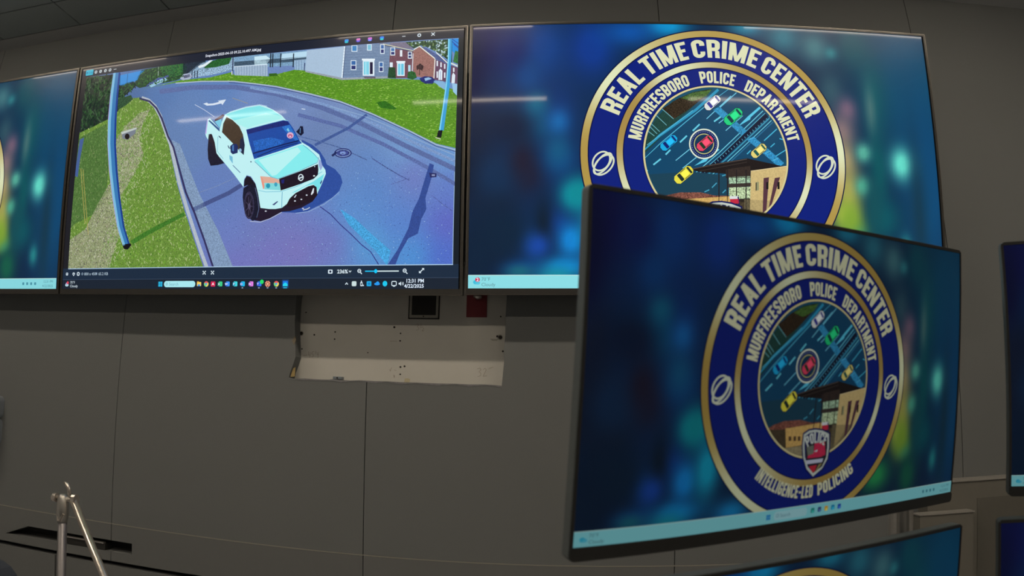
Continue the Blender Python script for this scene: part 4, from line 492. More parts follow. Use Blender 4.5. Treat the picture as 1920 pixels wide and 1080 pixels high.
(12,(84,64,46),0,[0.4370,0.2896,0.4440,0.2901,0.4449,0.2747,0.4379,0.2742]),
(12,(84,64,46),0,[0.4497,0.2886,0.4568,0.2891,0.4577,0.2735,0.4506,0.2731]),
(12,(84,64,46),0,[0.4612,0.2876,0.4683,0.2881,0.4692,0.2725,0.4621,0.2721]),
(12,(84,64,46),0,[0.4977,0.2845,0.5051,0.2850,0.5061,0.2691,0.4987,0.2687]),
(12,(84,64,46),0,[0.5097,0.2835,0.5172,0.2839,0.5182,0.2680,0.5107,0.2676]),
(11,(140,130,100),0.5,[0.4254,0.2516,0.5370,0.2588,0.5621,0.2299,0.5186,0.1902,0.4737,0.1994,0.4363,0.2308]),
(11,(96,88,66),0.4,[0.5566,0.3205,0.6183,0.3160,0.6193,0.2467,0.5875,0.2081,0.5576,0.2041]),
(12,(220,224,226),0,[0.5252,0.3301,0.5435,0.3317,0.5441,0.3214,0.5257,0.3199]),
(13,(196,44,66),0,[0.5257,0.3199,0.5441,0.3214,0.5451,0.3046,0.5282,0.3031]),
(13,(24,30,90),0,[0.5421,0.3290,0.5452,0.3288,0.5549,0.1855,0.5525,0.1858]),
(20,(20,26,90),0,[0.4736,0.2981,0.4888,0.3108,0.5080,0.3133,0.5298,0.3077,0.5508,0.2938,0.5540,0.2425,0.5518,0.1977,0.5373,0.1627,0.5112,0.1358,0.4897,0.1672,0.4773,0.2107,0.4728,0.2587]),
(21,(196,206,196),0,[0.4767,0.2936,0.4906,0.3051,0.5083,0.3074,0.5283,0.3022,0.5475,0.2895,0.5504,0.2425,0.5484,0.2014,0.5352,0.1693,0.5112,0.1446,0.4915,0.1733,0.4801,0.2133,0.4759,0.2574]),
(22,(22,28,96),0,[0.4808,0.2875,0.4931,0.2976,0.5087,0.2996,0.5262,0.2949,0.5431,0.2837,0.5456,0.2424,0.5439,0.2064,0.5323,0.1781,0.5112,0.1564,0.4938,0.1815,0.4838,0.2167,0.4801,0.2556]),
(23,(40,40,50),0.3,[0.4845,0.2602,0.5443,0.2655,0.5448,0.2094,0.5346,0.1769,0.5118,0.1576,0.4936,0.1859,0.4855,0.2199]),
(24,(196,44,80),0.5,[0.5081,0.2597,0.5368,0.2625,0.5412,0.2173,0.5293,0.2112,0.4905,0.2102,0.4928,0.2210,0.5071,0.2285]),
(24,(110,116,104),0.3,[0.4866,0.2490,0.5055,0.2545,0.5073,0.2248,0.4914,0.2193]),
(25,(200,206,214),0,[0.5069,0.2323,0.5185,0.2384,0.5160,0.2294]),
(24,(196,200,220),0,[0.4880,0.2032,0.5358,0.2048,0.5336,0.1920,0.4903,0.1900]),
(24,(190,44,60),0,[0.4968,0.1818,0.5189,0.1845,0.5145,0.1609,0.5088,0.1580]),
(24,(150,140,90),0,[0.5249,0.1856,0.5339,0.1882,0.5203,0.1639,0.5160,0.1607])]
BOKEH=[(0.946, 0.81, 0.12, 0.35, (14, 74, 104), 1.0), (0.972, 0.386, 0.06, 0.4, (14, 72, 114), 1.0), (0.128, 0.562, 0.14, 0.5, (12, 48, 96), 1.0), (0.015, 0.932, 0.07, 0.14, (16, 22, 80), 1.0), (-0.0, 0.823, 0.03, 0.2, (12, 20, 62), 1.0), (0.151, 0.901, 0.05, 0.12, (12, 62, 132), 1.0), (0.117, 0.793, 0.03, 0.07, (12, 66, 128), 1.0), (0.252, 0.899, 0.05, 0.12, (14, 56, 140), 1.0), (0.084, 0.905, 0.03, 0.08, (14, 34, 96), 1.0), (0.412, 0.994, 0.045, 0.045, (16, 150, 205), 1.0), (0.332, 0.965, 0.06, 0.06, (14, 84, 170), 0.8), (0.139, 0.613, 0.035, 0.075, (8, 96, 140), 1.0), (0.085, 0.594, 0.04, 0.06, (10, 78, 120), 0.9), (0.183, 0.664, 0.03, 0.1, (12, 50, 110), 0.8), (0.019, 0.566, 0.035, 0.1, (22, 34, 60), 1.0), (0.01, 0.405, 0.05, 0.13, (18, 26, 46), 1.0), (0.112, 0.402, 0.04, 0.08, (30, 30, 54), 1.0), (0.054, 0.305, 0.04, 0.08, (20, 30, 52), 1.0), (0.208, 0.332, 0.026, 0.055, (10, 142, 158), 1.0), (0.182, 0.46, 0.03, 0.06, (12, 72, 130), 0.8), (0.17, 0.226, 0.03, 0.05, (16, 60, 140), 0.8), (0.033, 0.133, 0.045, 0.1, (10, 18, 44), 1.0), (0.128, 0.16, 0.026, 0.05, (18, 84, 170), 1.0), (0.202, 0.169, 0.026, 0.06, (18, 130, 210), 1.0), (0.186, 0.076, 0.05, 0.035, (14, 130, 205), 1.0), (0.102, 0.076, 0.04, 0.03, (14, 70, 150), 1.0), (0.054, 0.228, 0.02, 0.04, (12, 30, 70), 0.7), (0.586, 0.998, 0.04, 0.04, (30, 120, 150), 1.0), (0.668, 0.96, 0.04, 0.07, (40, 110, 130), 0.9), (0.738, 0.921, 0.035, 0.07, (66, 116, 126), 0.9), (0.826, 0.93, 0.04, 0.1, (16, 76, 92), 1.0), (0.774, 0.903, 0.014, 0.025, (50, 132, 140), 0.8), (0.765, 0.748, 0.03, 0.08, (50, 86, 100), 0.8), (0.864, 0.736, 0.03, 0.16, (18, 84, 96), 0.9), (0.798, 0.676, 0.022, 0.05, (112, 92, 116), 0.9), (0.781, 0.591, 0.03, 0.07, (128, 108, 116), 0.9), (0.853, 0.67, 0.012, 0.1, (92, 124, 122), 0.7), (0.781, 0.477, 0.026, 0.08, (168, 150, 116), 0.95), (0.785, 0.356, 0.03, 0.1, (168, 160, 88), 0.95), (0.777, 0.266, 0.03, 0.06, (172, 190, 74), 0.95), (0.796, 0.217, 0.03, 0.04, (110, 150, 60), 0.9), (0.86, 0.441, 0.02, 0.16, (12, 84, 92), 0.9), (0.865, 0.259, 0.04, 0.08, (12, 84, 96), 0.9), (0.827, 0.507, 0.017, 0.036, (88, 176, 156), 1.0), (0.82, 0.378, 0.017, 0.036, (84, 174, 146), 1.0), (0.917, 0.469, 0.026, 0.06, (104, 226, 206), 1.0), (0.801, 0.197, 0.02, 0.03, (60, 150, 130), 0.8), (0.077, 0.584, 0.06, 0.1, (12, 30, 60), 1), (0.135, 0.679, 0.022, 0.04, (16, 96, 130), 0.9), (0.18, 0.606, 0.022, 0.05, (22, 100, 170), 0.9), (0.055, 0.404, 0.05, 0.1, (18, 46, 80), 1), (0.106, 0.464, 0.025, 0.07, (32, 28, 48), 0.8), (0.178, 0.496, 0.025, 0.06, (18, 88, 130), 0.8), (0.224, 0.336, 0.026, 0.055, (12, 136, 146), 1), (0.064, 0.19, 0.07, 0.12, (12, 36, 60), 1), (0.148, 0.229, 0.02, 0.1, (12, 30, 46), 0.8), (0.138, 0.15, 0.022, 0.04, (24, 70, 160), 0.9), (0.249, 0.203, 0.026, 0.09, (18, 156, 190), 1), (0.174, 0.039, 0.04, 0.04, (24, 140, 160), 0.9), (0.1, 0.059, 0.03, 0.025, (26, 100, 120), 0.9), (0.02, 0.118, 0.04, 0.12, (12, 34, 58), 1), (0.311, 0.057, 0.04, 0.04, (22, 130, 190), 0.9), (0.788, 0.252, 0.025, 0.07, (130, 166, 56), 0.9), (0.705, 0.12, 0.045, 0.06, (40, 146, 84), 1), (0.819, 0.102, 0.03, 0.08, (22, 92, 72), 1), (0.914, 0.152, 0.014, 0.045, (40, 136, 140), 0.9), (0.844, 0.309, 0.02, 0.12, (20, 80, 88), 0.8), (0.949, 0.279, 0.02, 0.3, (20, 56, 76), 0.8)]
REGIONS={'lawn':[0.1935,0.8641,0.2532,0.8720,0.3138,0.8844,0.3957,0.8806,0.4536,0.8935,0.4601,0.8805,0.5509,0.8573,0.6175,0.8761,0.6467,0.8644,0.7335,0.8150,0.8394,0.8056,0.9195,0.7901,0.9885,0.7408,0.9885,0.5148,0.9474,0.5353,0.8894,0.5916,0.8055,0.6677,0.7308,0.7265,0.6536,0.7704,0.5734,0.8121,0.5184,0.8327,0.4618,0.8531,0.3746,0.8691,0.2993,0.8751,0.2219,0.8683],
'specks':[0.8708,0.9525,0.9626,0.9530,0.9665,0.8693,0.9427,0.9031,0.9163,0.9309,0.8927,0.9315],
'bank':[0.0172,0.0885,0.0172,0.6963,0.0519,0.7128,0.1107,0.7470,0.1350,0.7770,0.1427,0.8050,0.1736,0.8287,0.1965,0.8268,0.2199,0.8127,0.2412,0.7823,0.2602,0.7361,0.2844,0.6524,0.2981,0.6040,0.3302,0.4368,0.3580,0.3171,0.3971,0.1634,0.4166,0.0885],
'dirt':[0.2020,0.7555,0.2329,0.7670,0.2152,0.7054,0.2106,0.6351,0.2278,0.5671,0.2017,0.4776,0.1679,0.3933,0.1839,0.2732,0.1597,0.1613,0.1485,0.0885,0.0172,0.0885,0.0172,0.2137,0.0650,0.2576,0.1014,0.3715,0.1429,0.4842,0.1385,0.6457,0.1637,0.7042],
'shadegrass':[0.0172,0.6634,0.0201,0.6736,0.1024,0.7240,0.1231,0.5573,0.1239,0.4161,0.0955,0.3254,0.0289,0.2833,0.0172,0.2652],
'road':[0.4607,0.3421,0.5323,0.2316,0.6964,0.2848,0.7537,0.4038,0.8103,0.5025,0.9033,0.4748,0.9827,0.4095,0.9863,0.0888,0.4688,0.0978],
'trees':[0.0172,0.7868,0.0172,0.9543,0.1030,0.9552,0.1090,0.7473,0.0686,0.7198,0.0252,0.6974],
'fartrees':[0.1958,0.9528,0.3173,0.9592,0.3192,0.8930,0.2526,0.8794,0.1857,0.8804],
'dirtedge':[0.1429,0.4842,0.1363,0.6749,0.2136,0.7704,0.2474,0.7406,0.2330,0.6318,0.2514,0.5410,0.2222,0.4524,0.1986,0.3631,0.2137,0.2488,0.1897,0.1377,0.1478,0.0893,0.1202,0.1627,0.1523,0.3211,0.1266,0.3693],
'undertree':[0.1249,0.8977,0.1708,0.9032,0.1824,0.8811,0.1499,0.8381,0.1346,0.7820]}
ROAD=[(0.732,0.702,118,142,192),(0.629,0.756,112,136,188),(0.831,0.605,116,150,200),(0.520,0.809,104,132,188),(0.256,0.835,78,112,168),(0.435,0.826,84,120,178),(0.342,0.690,88,124,180),(0.576,0.768,92,118,170),(0.709,0.651,96,118,165),(0.808,0.597,92,120,170),(0.879,0.528,108,150,200),(0.971,0.470,100,150,200),(0.687,0.578,96,120,170),(0.799,0.483,88,124,185),(0.905,0.414,104,112,180),(0.983,0.390,88,112,190),(0.814,0.359,82,125,190),(0.769,0.281,84,135,200),(0.818,0.179,78,150,205),(0.863,0.237,82,120,195),(0.974,0.233,88,92,182),(0.964,0.118,72,96,190),(0.909,0.119,70,140,205),(0.723,0.183,104,108,178),(0.650,0.145,112,108,176),(0.574,0.147,110,108,180),(0.546,0.210,100,115,175),(0.492,0.234,98,118,185),(0.461,0.342,90,118,180),(0.414,0.455,92,118,178),(0.365,0.550,92,122,172),(0.509,0.097,105,108,180),(0.329,0.669,92,118,165),(0.176,0.838,70,100,150)]

# ------------------------------------------------------------------ helpers
def lin(c):
    return tuple(((x / 255.0) / 12.92 if x / 255.0 <= .04045 else ((x / 255.0 + .055) / 1.055) ** 2.4) for x in c)
def nd(nt, kind, **kw):
    n = nt.nodes.new(kind)
    for k, v in kw.items(): setattr(n, k, v)
    return n
def mat(name, col, rough=0.6, metal=0.0, noise=0.0, scale=40.0, bump=0.0, bscale=200.0, spec=0.5, stretch=(1, 1, 1), coat=0.0):
    m = bpy.data.materials.new(name); m.use_nodes = True; nt = m.node_tree; b = nt.nodes['Principled BSDF']
    b.inputs['Roughness'].default_value = rough; b.inputs['Metallic'].default_value = metal
    b.inputs['Specular IOR Level'].default_value = spec; b.inputs['Coat Weight'].default_value = coat
    tc = nd(nt, 'ShaderNodeTexCoord'); mp = nd(nt, 'ShaderNodeMapping'); mp.inputs['Scale'].default_value = stretch
    nt.links.new(tc.outputs['Object'], mp.inputs['Vector'])
    nz = nd(nt, 'ShaderNodeTexNoise'); nz.inputs['Scale'].default_value = scale; nz.inputs['Detail'].default_value = 4
    nt.links.new(mp.outputs[0], nz.inputs['Vector'])
    rp = nd(nt, 'ShaderNodeMapRange'); rp.inputs['To Min'].default_value = 1 - noise; rp.inputs['To Max'].default_value = 1 + noise
    nt.links.new(nz.outputs['Fac'], rp.inputs['Value'])
    mx = nd(nt, 'ShaderNodeVectorMath', operation='SCALE'); mx.inputs[0].default_value = col
    nt.links.new(rp.outputs[0], mx.inputs['Scale']); nt.links.new(mx.outputs[0], b.inputs['Base Color'])
    if bump:
        n2 = nd(nt, 'ShaderNodeTexNoise'); n2.inputs['Scale'].default_value = bscale; n2.inputs['Detail'].default_value = 3
        nt.links.new(mp.outputs[0], n2.inputs['Vector'])
        bp = nd(nt, 'ShaderNodeBump'); bp.inputs['Strength'].default_value = bump; bp.inputs['Distance'].default_value = 0.002
        nt.links.new(n2.outputs['Fac'], bp.inputs['Height']); nt.links.new(bp.outputs[0], b.inputs['Normal'])
    return m
def emit_mat(name, col, strength):
    m = bpy.data.materials.new(name); m.use_nodes = True; b = m.node_tree.nodes['Principled BSDF']
    b.inputs['Base Color'].default_value = (.8, .8, .8, 1); b.inputs['Emission Color'].default_value = (*col, 1); b.inputs['Emission Strength'].default_value = strength
    return m
def screen_mat(name, gloss, coat, coat_rough):
    """lit display: colour attribute -> emission, under a glossy front glass; the object colour is the backlight level"""
    m = bpy.data.materials.new(name); m.use_nodes = True; nt = m.node_tree; b = nt.nodes['Principled BSDF']
    b.inputs['Base Color'].default_value = (.004, .004, .005, 1); b.inputs['Roughness'].default_value = gloss
    b.inputs['Specular IOR Level'].default_value = 0.12
    b.inputs['Coat Weight'].default_value = coat; b.inputs['Coat Roughness'].default_value = coat_rough
    at = nd(nt, 'ShaderNodeAttribute', attribute_name='pixel'); oi = nd(nt, 'ShaderNodeObjectInfo'); tc = nd(nt, 'ShaderNodeTexCoord')
    nz = nd(nt, 'ShaderNodeTexNoise'); nz.inputs['Scale'].default_value = 210.0; nz.inputs['Detail'].default_value = 1.5; nz.inputs['Roughness'].default_value = .7
    nt.links.new(tc.outputs['Object'], nz.inputs['Vector'])
    r = nd(nt, 'ShaderNodeMapRange'); r.inputs['From Min'].default_value = .25; r.inputs['From Max'].default_value = .75; r.inputs['To Min'].default_value = -1; r.inputs['To Max'].default_value = 1.2
    nt.links.new(nz.outputs['Fac'], r.inputs['Value'])
    ma = nd(nt, 'ShaderNodeMath', operation='MULTIPLY_ADD'); ma.inputs[2].default_value = 1.0
    nt.links.new(r.outputs[0], ma.inputs[0]); nt.links.new(at.outputs['Alpha'], ma.inputs[1])
    s1 = nd(nt, 'ShaderNodeVectorMath', operation='SCALE'); nt.links.new(at.outputs['Color'], s1.inputs[0]); nt.links.new(ma.outputs[0], s1.inputs['Scale'])
    s2 = nd(nt, 'ShaderNodeVectorMath', operation='MULTIPLY'); nt.links.new(s1.outputs[0], s2.inputs[0]); nt.links.new(oi.outputs['Color'], s2.inputs[1])
    nt.links.new(s2.outputs[0], b.inputs['Emission Color']); b.inputs['Emission Strength'].default_value = 1.0
    return m
M = dict(
    fabric=mat('acoustic_fabric', (.176, .186, .190), .95, noise=.05, scale=300, bump=.25, bscale=900, spec=.1),
    fabric_low=mat('lower_panel_laminate', (.165, .172, .174), .75, noise=.04, scale=60, spec=.2),
    board=mat('white_plasterboard', (.58, .575, .545), .8, noise=.04, scale=18, bump=.05, bscale=60, spec=.25),
    paint=mat('wall_paint', (.80, .80, .80), .85, noise=.03, scale=8),
    carpet=mat('carpet', (.46, .46, .48), 1.0, noise=.3, scale=220, bump=.6, bscale=500, spec=.05),
    tile=mat('ceiling_tile', (.37, .43, .45), .95, noise=.08, scale=160, bump=.3, bscale=260, spec=.1),
    grid=mat('ceiling_border', (.52, .54, .56), .7, noise=.02, scale=30),
    dark=mat('dark_reveal', (.012, .012, .012), .9),
    rail=mat('aluminium_trim', (.30, .295, .26), .6, metal=.1),
    tvframe=mat('display_bezel', (.040, .038, .036), .38, noise=.1, scale=90),
    tvedge=mat('display_edge_metal', (.20, .185, .165), .35, metal=.9),
    plastic=mat('monitor_plastic', (.020, .021, .021), .48, noise=.1, scale=120, bump=.05, bscale=600),
    side=mat('monitor_side_plastic', (.10, .115, .12), .5, noise=.1, scale=120),
    silver=mat('brushed_silver', (.55, .53, .50), .35, metal=.85, noise=.08, scale=50, stretch=(1, 1, 8)),
    chrome=mat('bright_tube', (.72, .66, .60), .28, metal=.85, noise=.05, scale=60),
    greytube=mat('grey_tube', (.22, .21, .22), .4, metal=.6, noise=.05, scale=60),
    red=mat('dark_red_plate', (.19, .02, .03), .6, noise=.1, scale=60),
    blackbox=mat('box_black', (.018, .018, .017), .7),
    boxrim=mat('box_rim', (.36, .35, .31), .6, noise=.1, scale=80),
    hole=mat('screw_hole_dark', (.02, .017, .015), .9),
    pencil=mat('pencil_grey', (.36, .33, .28), .9),
    yellow=mat('torn_yellow_paper', (.50, .37, .16), .9, noise=.2, scale=60),
    stain=mat('glue_stain', (.50, .45, .30), .8, noise=.2, scale=90),
    torn=mat('torn_fabric_edge', (.23, .23, .25), .95, noise=.3, scale=120),
    steel=mat('zinc_clip', (.28, .33, .38), .4, metal=.7),
    tape=mat('brown_fibre', (.20, .17, .12), .9, noise=.3, scale=200),
    navy=mat('chair_mesh', (.028, .036, .052), .8, noise=.2, scale=300, bump=.4, bscale=700),
    cap=mat('ledge_cap', (.30, .29, .27), .5, noise=.04, scale=40),
    ledge=mat('ledge_panel', (.165, .158, .138), .7, noise=.05, scale=60),
    ledge_in=mat('ledge_inset', (.125, .12, .104), .75, noise=.05, scale=60),
    dispenser=mat('dispenser_grey', (.22, .25, .29), .45, noise=.05, scale=40),
    dispenser_w=mat('dispenser_window', (.06, .05, .06), .2),
    desk=mat('desk_laminate', (.17, .15, .13), .5, noise=.1, scale=20, stretch=(1, 8, 1)),
    fixture=mat('lamp_housing', (.55, .54, .52), .5),
    lamp=emit_mat('lamp_diffuser', LAMP_COLOUR, LAMP_RADIANCE),
    tvpix=screen_mat('wall_screen_pixels', .27, .15, .045),
    monpix=screen_mat('monitor_pixels', .45, 0.0, .3),
)
def new_obj(name, me, parent=None, material=None):
    o = bpy.data.objects.new(name, me); C.objects.link(o)
    if material is not None: me.materials.append(M[material])
    if parent is not None: o.parent = parent
    return o
def empty(name, loc=(0, 0, 0), rz=0.0):
    o = bpy.data.objects.new(name, None); C.objects.link(o); o.location = loc; o.rotation_euler = (0, 0, rz); o.empty_display_size = .1
    return o
def tag(o, label, cat, group=None):
    o['label'] = label; o['category'] = cat
    if group: o['group'] = group
    return o
def struct(o):
    o['kind'] = 'structure'; return o
class MB:
    """collects solids into one mesh"""
    def __init__(s): s.bm = bmesh.new()
    def box(s, x0, x1, y0, y1, z0, z1):
        v = [s.bm.verts.new(p) for p in ((x0, y0, z0), (x1, y0, z0), (x1, y1, z0), (x0, y1, z0), (x0, y0, z1), (x1, y0, z1), (x1, y1, z1), (x0, y1, z1))]
        for f in ((3, 2, 1, 0), (4, 5, 6, 7), (0, 1, 5, 4), (1, 2, 6, 5), (2, 3, 7, 6), (3, 0, 4, 7)): s.bm.faces.new([v[i] for i in f])
        return s
    def prism(s, poly, y0, y1):
        a = [s.bm.verts.new((x, y0, z)) for x, z in poly]; b = [s.bm.verts.new((x, y1, z)) for x, z in poly]; n = len(poly)
        s.bm.faces.new(a); s.bm.faces.new(b[::-1])
        for i in range(n): s.bm.faces.new((a[i], b[i], b[(i + 1) % n], a[(i + 1) % n]))
        return s
    def slab(s, poly, z0, z1):
        a = [s.bm.verts.new((x, y, z0)) for x, y in poly]; b = [s.bm.verts.new((x, y, z1)) for x, y in poly]; n = len(poly)
        s.bm.faces.new(a); s.bm.faces.new(b[::-1])
        for i in range(n): s.bm.faces.new((a[i], b[i], b[(i + 1) % n], a[(i + 1) % n]))
        return s
    def loft(s, rings):
        R = [[s.bm.verts.new(p) for p in r] for r in rings]; n = len(R[0])
        for A, B in zip(R, R[1:]):
            for i in range(n): s.bm.faces.new((A[i], A[(i + 1) % n], B[(i + 1) % n], B[i]))
        s.bm.faces.new(R[0][::-1]); s.bm.faces.new(R[-1]); return s
    def tube(s, pts, r, n=12):
        pts = [Vector(p) for p in pts]; rad = r if isinstance(r, (list, tuple)) else [r] * len(pts); rings = []
        ref = Vector((0, 0, 1)) if abs((pts[-1] - pts[0]).normalized().z) < .9 else Vector((0, 1, 0))
        for i, p in enumerate(pts):
            d = (pts[min(i + 1, len(pts) - 1)] - pts[max(i - 1, 0)]).normalized(); a = d.cross(ref).normalized(); b = d.cross(a)
            rings.append([p + (a * math.cos(t) + b * math.sin(t)) * rad[i] for t in (2 * PI * k / n for k in range(n))])
        return s.loft(rings)
    def done(s, name, material, parent=None, smooth=False, bevel=0.0):
        bmesh.ops.recalc_face_normals(s.bm, faces=s.bm.faces[:])
        if bevel:
            bmesh.ops.bevel(s.bm, geom=s.bm.edges[:], offset=bevel, segments=2, affect='EDGES', profile=.6)
        me = bpy.data.meshes.new(name); s.bm.to_mesh(me); s.bm.free()
        if smooth:
            for f in me.polygons: f.use_smooth = True
        return new_obj(name, me, parent, material)
def rrect(x0, z0, x1, z1, r, n=5):
    o = []
    for cx, cz, a in ((x1 - r, z1 - r, 0), (x0 + r, z1 - r, PI / 2), (x0 + r, z0 + r, PI), (x1 - r, z0 + r, 1.5 * PI)):
        for k in range(n + 1):
            t = a + PI / 2 * k / n; o.append((cx + r * math.cos(t), cz + r * math.sin(t)))
    return o
# ------------------------------------------------------------------ the room
XL, XR, YB = -3.4, 5.6, -5.2
struct(MB().box(XL, XR, YB, .26, -.1, 0).done('floor', 'carpet'))
wall = struct(MB().box(XL, XR, BOARD_Y, .26, 0, CEIL + .1).done('wall_back', 'board'))
struct(MB().box(XL - .1, XL, YB, .26, 0, CEIL + .1).done('wall_left', 'paint'))
struct(MB().box(XR, XR + .1, YB, .26, 0, CEIL + .1).done('wall_right', 'paint'))
struct(MB().box(XL, XR, YB - .1, YB, 0, CEIL + .1).done('wall_front', 'paint'))
ceiling = struct(MB().box(XL, XR, YB, BOARD_Y, CEIL + .004, CEIL + .1).done('ceiling', 'dark'))
# acoustic panels, one by one, with open joints; a ragged piece has been cut out under the screens
G = .0013
SEAM = [.222 + .9225 * k for k in range(-3, 5)]
XS = [XL] + [x for x in SEAM if XL < x < XR] + [XR]
zb, zr = Z0 - .7762, CEIL
hole_l = [(.915, Z0 + .12), (.893, Z0 + .01), (.8935, Z0 - .062), (.8965, Z0 - .1), (.9, Z0 - .14), (.9035, Z0 - .178), (.896, Z0 - .205), (.8885, Z0 - .226), (.8845, Z0 - .2445), (.9, Z0 - .2475), (.94, Z0 - .2455), (.985, Z0 - .2468), (1.02, Z0 - .2462), (1.035, Z0 - .2438), (1.06, Z0 - .2462), (1.09, Z0 - .2465), (1.12, Z0 - .2442)]
hole_r = [(1.17, Z0 - .2455), (1.21, Z0 - .2448), (1.25, Z0 - .2462), (1.30, Z0 - .2455), (1.36, Z0 - .2468), (1.42, Z0 - .246), (1.46, Z0 - .2472), (1.5, Z0 - .246), (1.535, Z0 - .2475), (1.5555, Z0 - .2495), (1.557, Z0 - .235), (1.561, Z0 - .18), (1.5595, Z0 - .15), (1.5635, Z0 - .1), (1.563, Z0 - .05), (1.5655, Z0 + .01), (1.56, Z0 + .12)]
for a, b in zip(XS, XS[1:]):
    a += G; b -= G
    if a < .9 < b:
        poly = [(a, zb), (b, zb), (b, Z0 - .2448)] + hole_l[::-1] + [(b, Z0 + .12), (b, zr), (a, zr)]
    elif a < 1.4 < b:
        poly = [(a, zb), (b, zb), (b, zr), (a, zr), (a, Z0 + .12)] + hole_r[::-1] + [(a, Z0 - .2446)]
    else:
        poly = [(a, zb), (b, zb), (b, zr), (a, zr)]
    MB().prism(poly, WALL_Y, BOARD_Y - .001).done('wall_panel', 'fabric', wall)
# lower band with an open cable niche, reveal and base panels
zt, zl = Z0 - .7803, Z0 - .9075
for a, b in zip(XS, XS[1:]):
    a += G; b -= G
    n0, n1, n2 = -.279, -.165, .311
    ztop, zbot = Z0 - .836, Z0 - .8745
    if a < n0 < b:
        MB().prism([(a, zl), (b, zl), (b, zbot), (n0, zbot - .005), (n1, ztop - .002), (b, ztop), (b, zt), (a, zt)], WALL_Y, BOARD_Y - .001).done('wall_panel', 'fabric_low', wall)
    elif a < n2 < b:
        MB().prism([(a, zl), (b, zl), (b, zt), (a, zt), (a, ztop), (n2, ztop), (n2, zbot), (a, zbot)], WALL_Y, BOARD_Y - .001).done('wall_panel', 'fabric_low', wall)
    else:
        MB().prism([(a, zl), (b, zl), (b, zt), (a, zt)], WALL_Y, BOARD_Y - .001).done('wall_panel', 'fabric_low', wall)
bx = [XL, -2.78, -1.397, -.028, 1.371, 2.755, 4.139, XR]
for a, b in zip(bx, bx[1:]):
    MB().prism([(a + .004, 0.0), (b - .004, 0.0), (b - .004, Z0 - .9235), (a + .004, Z0 - .9235)], WALL_Y, BOARD_Y - .001).done('base_panel', 'fabric_low', wall)
MB().box(XL, XR, BOARD_Y - .003, BOARD_Y - .0005, 0, Z0 - .79).done('shade_backing', 'dark', wall)  # black sheet over the pale board, its colour standing in for shade inside the niche
struct(MB().box(XL, XR, WALL_Y - .0006, BOARD_Y - .004, Z0 - .7800, Z0 - .7765).done('trim_1', 'rail'))
# ceiling tiles one by one, and the flat border along the screen wall
MB().box(XL, XR, .026, BOARD_Y - .0015, CEIL, CEIL + .0035).done('border_strip', 'grid', ceiling)
tw, td = .4395, .600
tile_me = None
for i in range(-8, 13):
    for j in range(0, 10):
        x0 = -.192 + tw * i
        y1, y0 = ((.022, -.146) if j == 0 else (-.146 - td * (j - 1), -.146 - td * j))
        if x0 < XL or x0 + tw > XR or y0 < YB: continue
        if j == 0:
            MB().box(x0 + .003, x0 + tw - .003, y0 + .003, y1 - .003, CEIL - .001, CEIL + .0035).done('ceiling_tile', 'tile', ceiling)
        else:
            if tile_me is None:
                t = MB().box(.003, tw - .003, .003, td - .003, -.001, .0035).done('ceiling_tile', 'tile', ceiling); tile_me = t.data
            else:
                t = new_obj('ceiling_tile', tile_me, ceiling)
            t.location = (x0, y0, CEIL)
# ------------------------------------------------------------------ what is on the bare plasterboard
def disc(name, x, z, r, material, parent, y=BOARD_Y, rz=None, d=.0012, n=14):
    return MB().prism([(x + r * math.cos(2 * PI * k / n), z + (rz or r) * math.sin(2 * PI * k / n)) for k in range(n)], y - d, y + .0005).done(name, material, parent)
for x, z, r in ((.9115, -.031, .0022), (.9455, -.103, .0028), (1.017, -.0925, .0024), (1.0165, -.1155, .0024), (1.213, -.0745, .0034), (1.234, -.0935, .0024), (1.2335, -.1165, .0026), (1.2375, -.1975, .003), (1.2505, -.195, .003), (1.2375, -.22, .0026), (1.535, -.0985, .0034), (1.544, -.0385, .0024), (1.13, -.1555, .0018), (.905, -.1495, .0024), (1.5525, -.1435, .003)):
    disc('screw_hole', x, Z0 + z, r, 'hole', wall)
for x, z in ((.899, -.0995), (1.543, -.1015)):
    o = disc('anchor_hole', x, Z0 + z, .0085, 'boxrim', wall); disc('anchor_hole_core', x + .001, Z0 + z, .0058, 'hole', o, y=BOARD_Y - .0012)
MB().prism([(1.512, Z0 - .106), (1.538, Z0 - .106), (1.546, Z0 - .094), (1.534, Z0 - .112), (1.52, Z0 - .112)], BOARD_Y - .0006, BOARD_Y).done('scuff_mark', 'boxrim', wall)
def scribble(strokes, ox, oz, s):
    b = MB()
    for st in strokes:
        for p, q in zip(st, st[1:]):
            p = Vector((ox + p[0] * s, oz + p[1] * s)); q = Vector((ox + q[0] * s, oz + q[1] * s)); d = (q - p).normalized(); n = Vector((-d.y, d.x)) * .0006
            b.prism([tuple(p + n), tuple(q + n), tuple(q - n), tuple(p - n)], BOARD_Y - .0007, BOARD_Y)
    b.done('pencil_note', 'pencil', wall)
three = [(0, .9), (.3, 1.0), (.45, .8), (.2, .55), (.45, .4), (.4, .1), (.05, 0)]
two = [(.7, .8), (.9, 1.0), (1.05, .8), (.7, .05), (1.15, .1)]
scribble([three, two, [(1.35, .95), (1.85, 1.15)]], 1.476, Z0 - .221, .026)
scribble([[(-.8, .3), (-.1, .42)], [(.15, 1.0), (.15, .4), (.5, .45)], [(.42, .9), (.4, 0)], [(1.1, 1.0), (.75, .95), (.7, .6), (1., .55), (.95, .15), (.65, .1)], [(1.4, 1.1), (1.35, .6)], [(1.6, .9), (1.7, .5), (1.85, .55)], [(1.85, .95), (1.8, 0)]], .926, Z0 - .177, .02)
scribble([three, [(.85, 1.1), (.8, .5)], [(.7, .35), (1.2, .6)], [(1.1, .4), (1.3, .3), (1.0, -.1), (1.35, -.05)]], 1.282, Z0 - .083, .02)
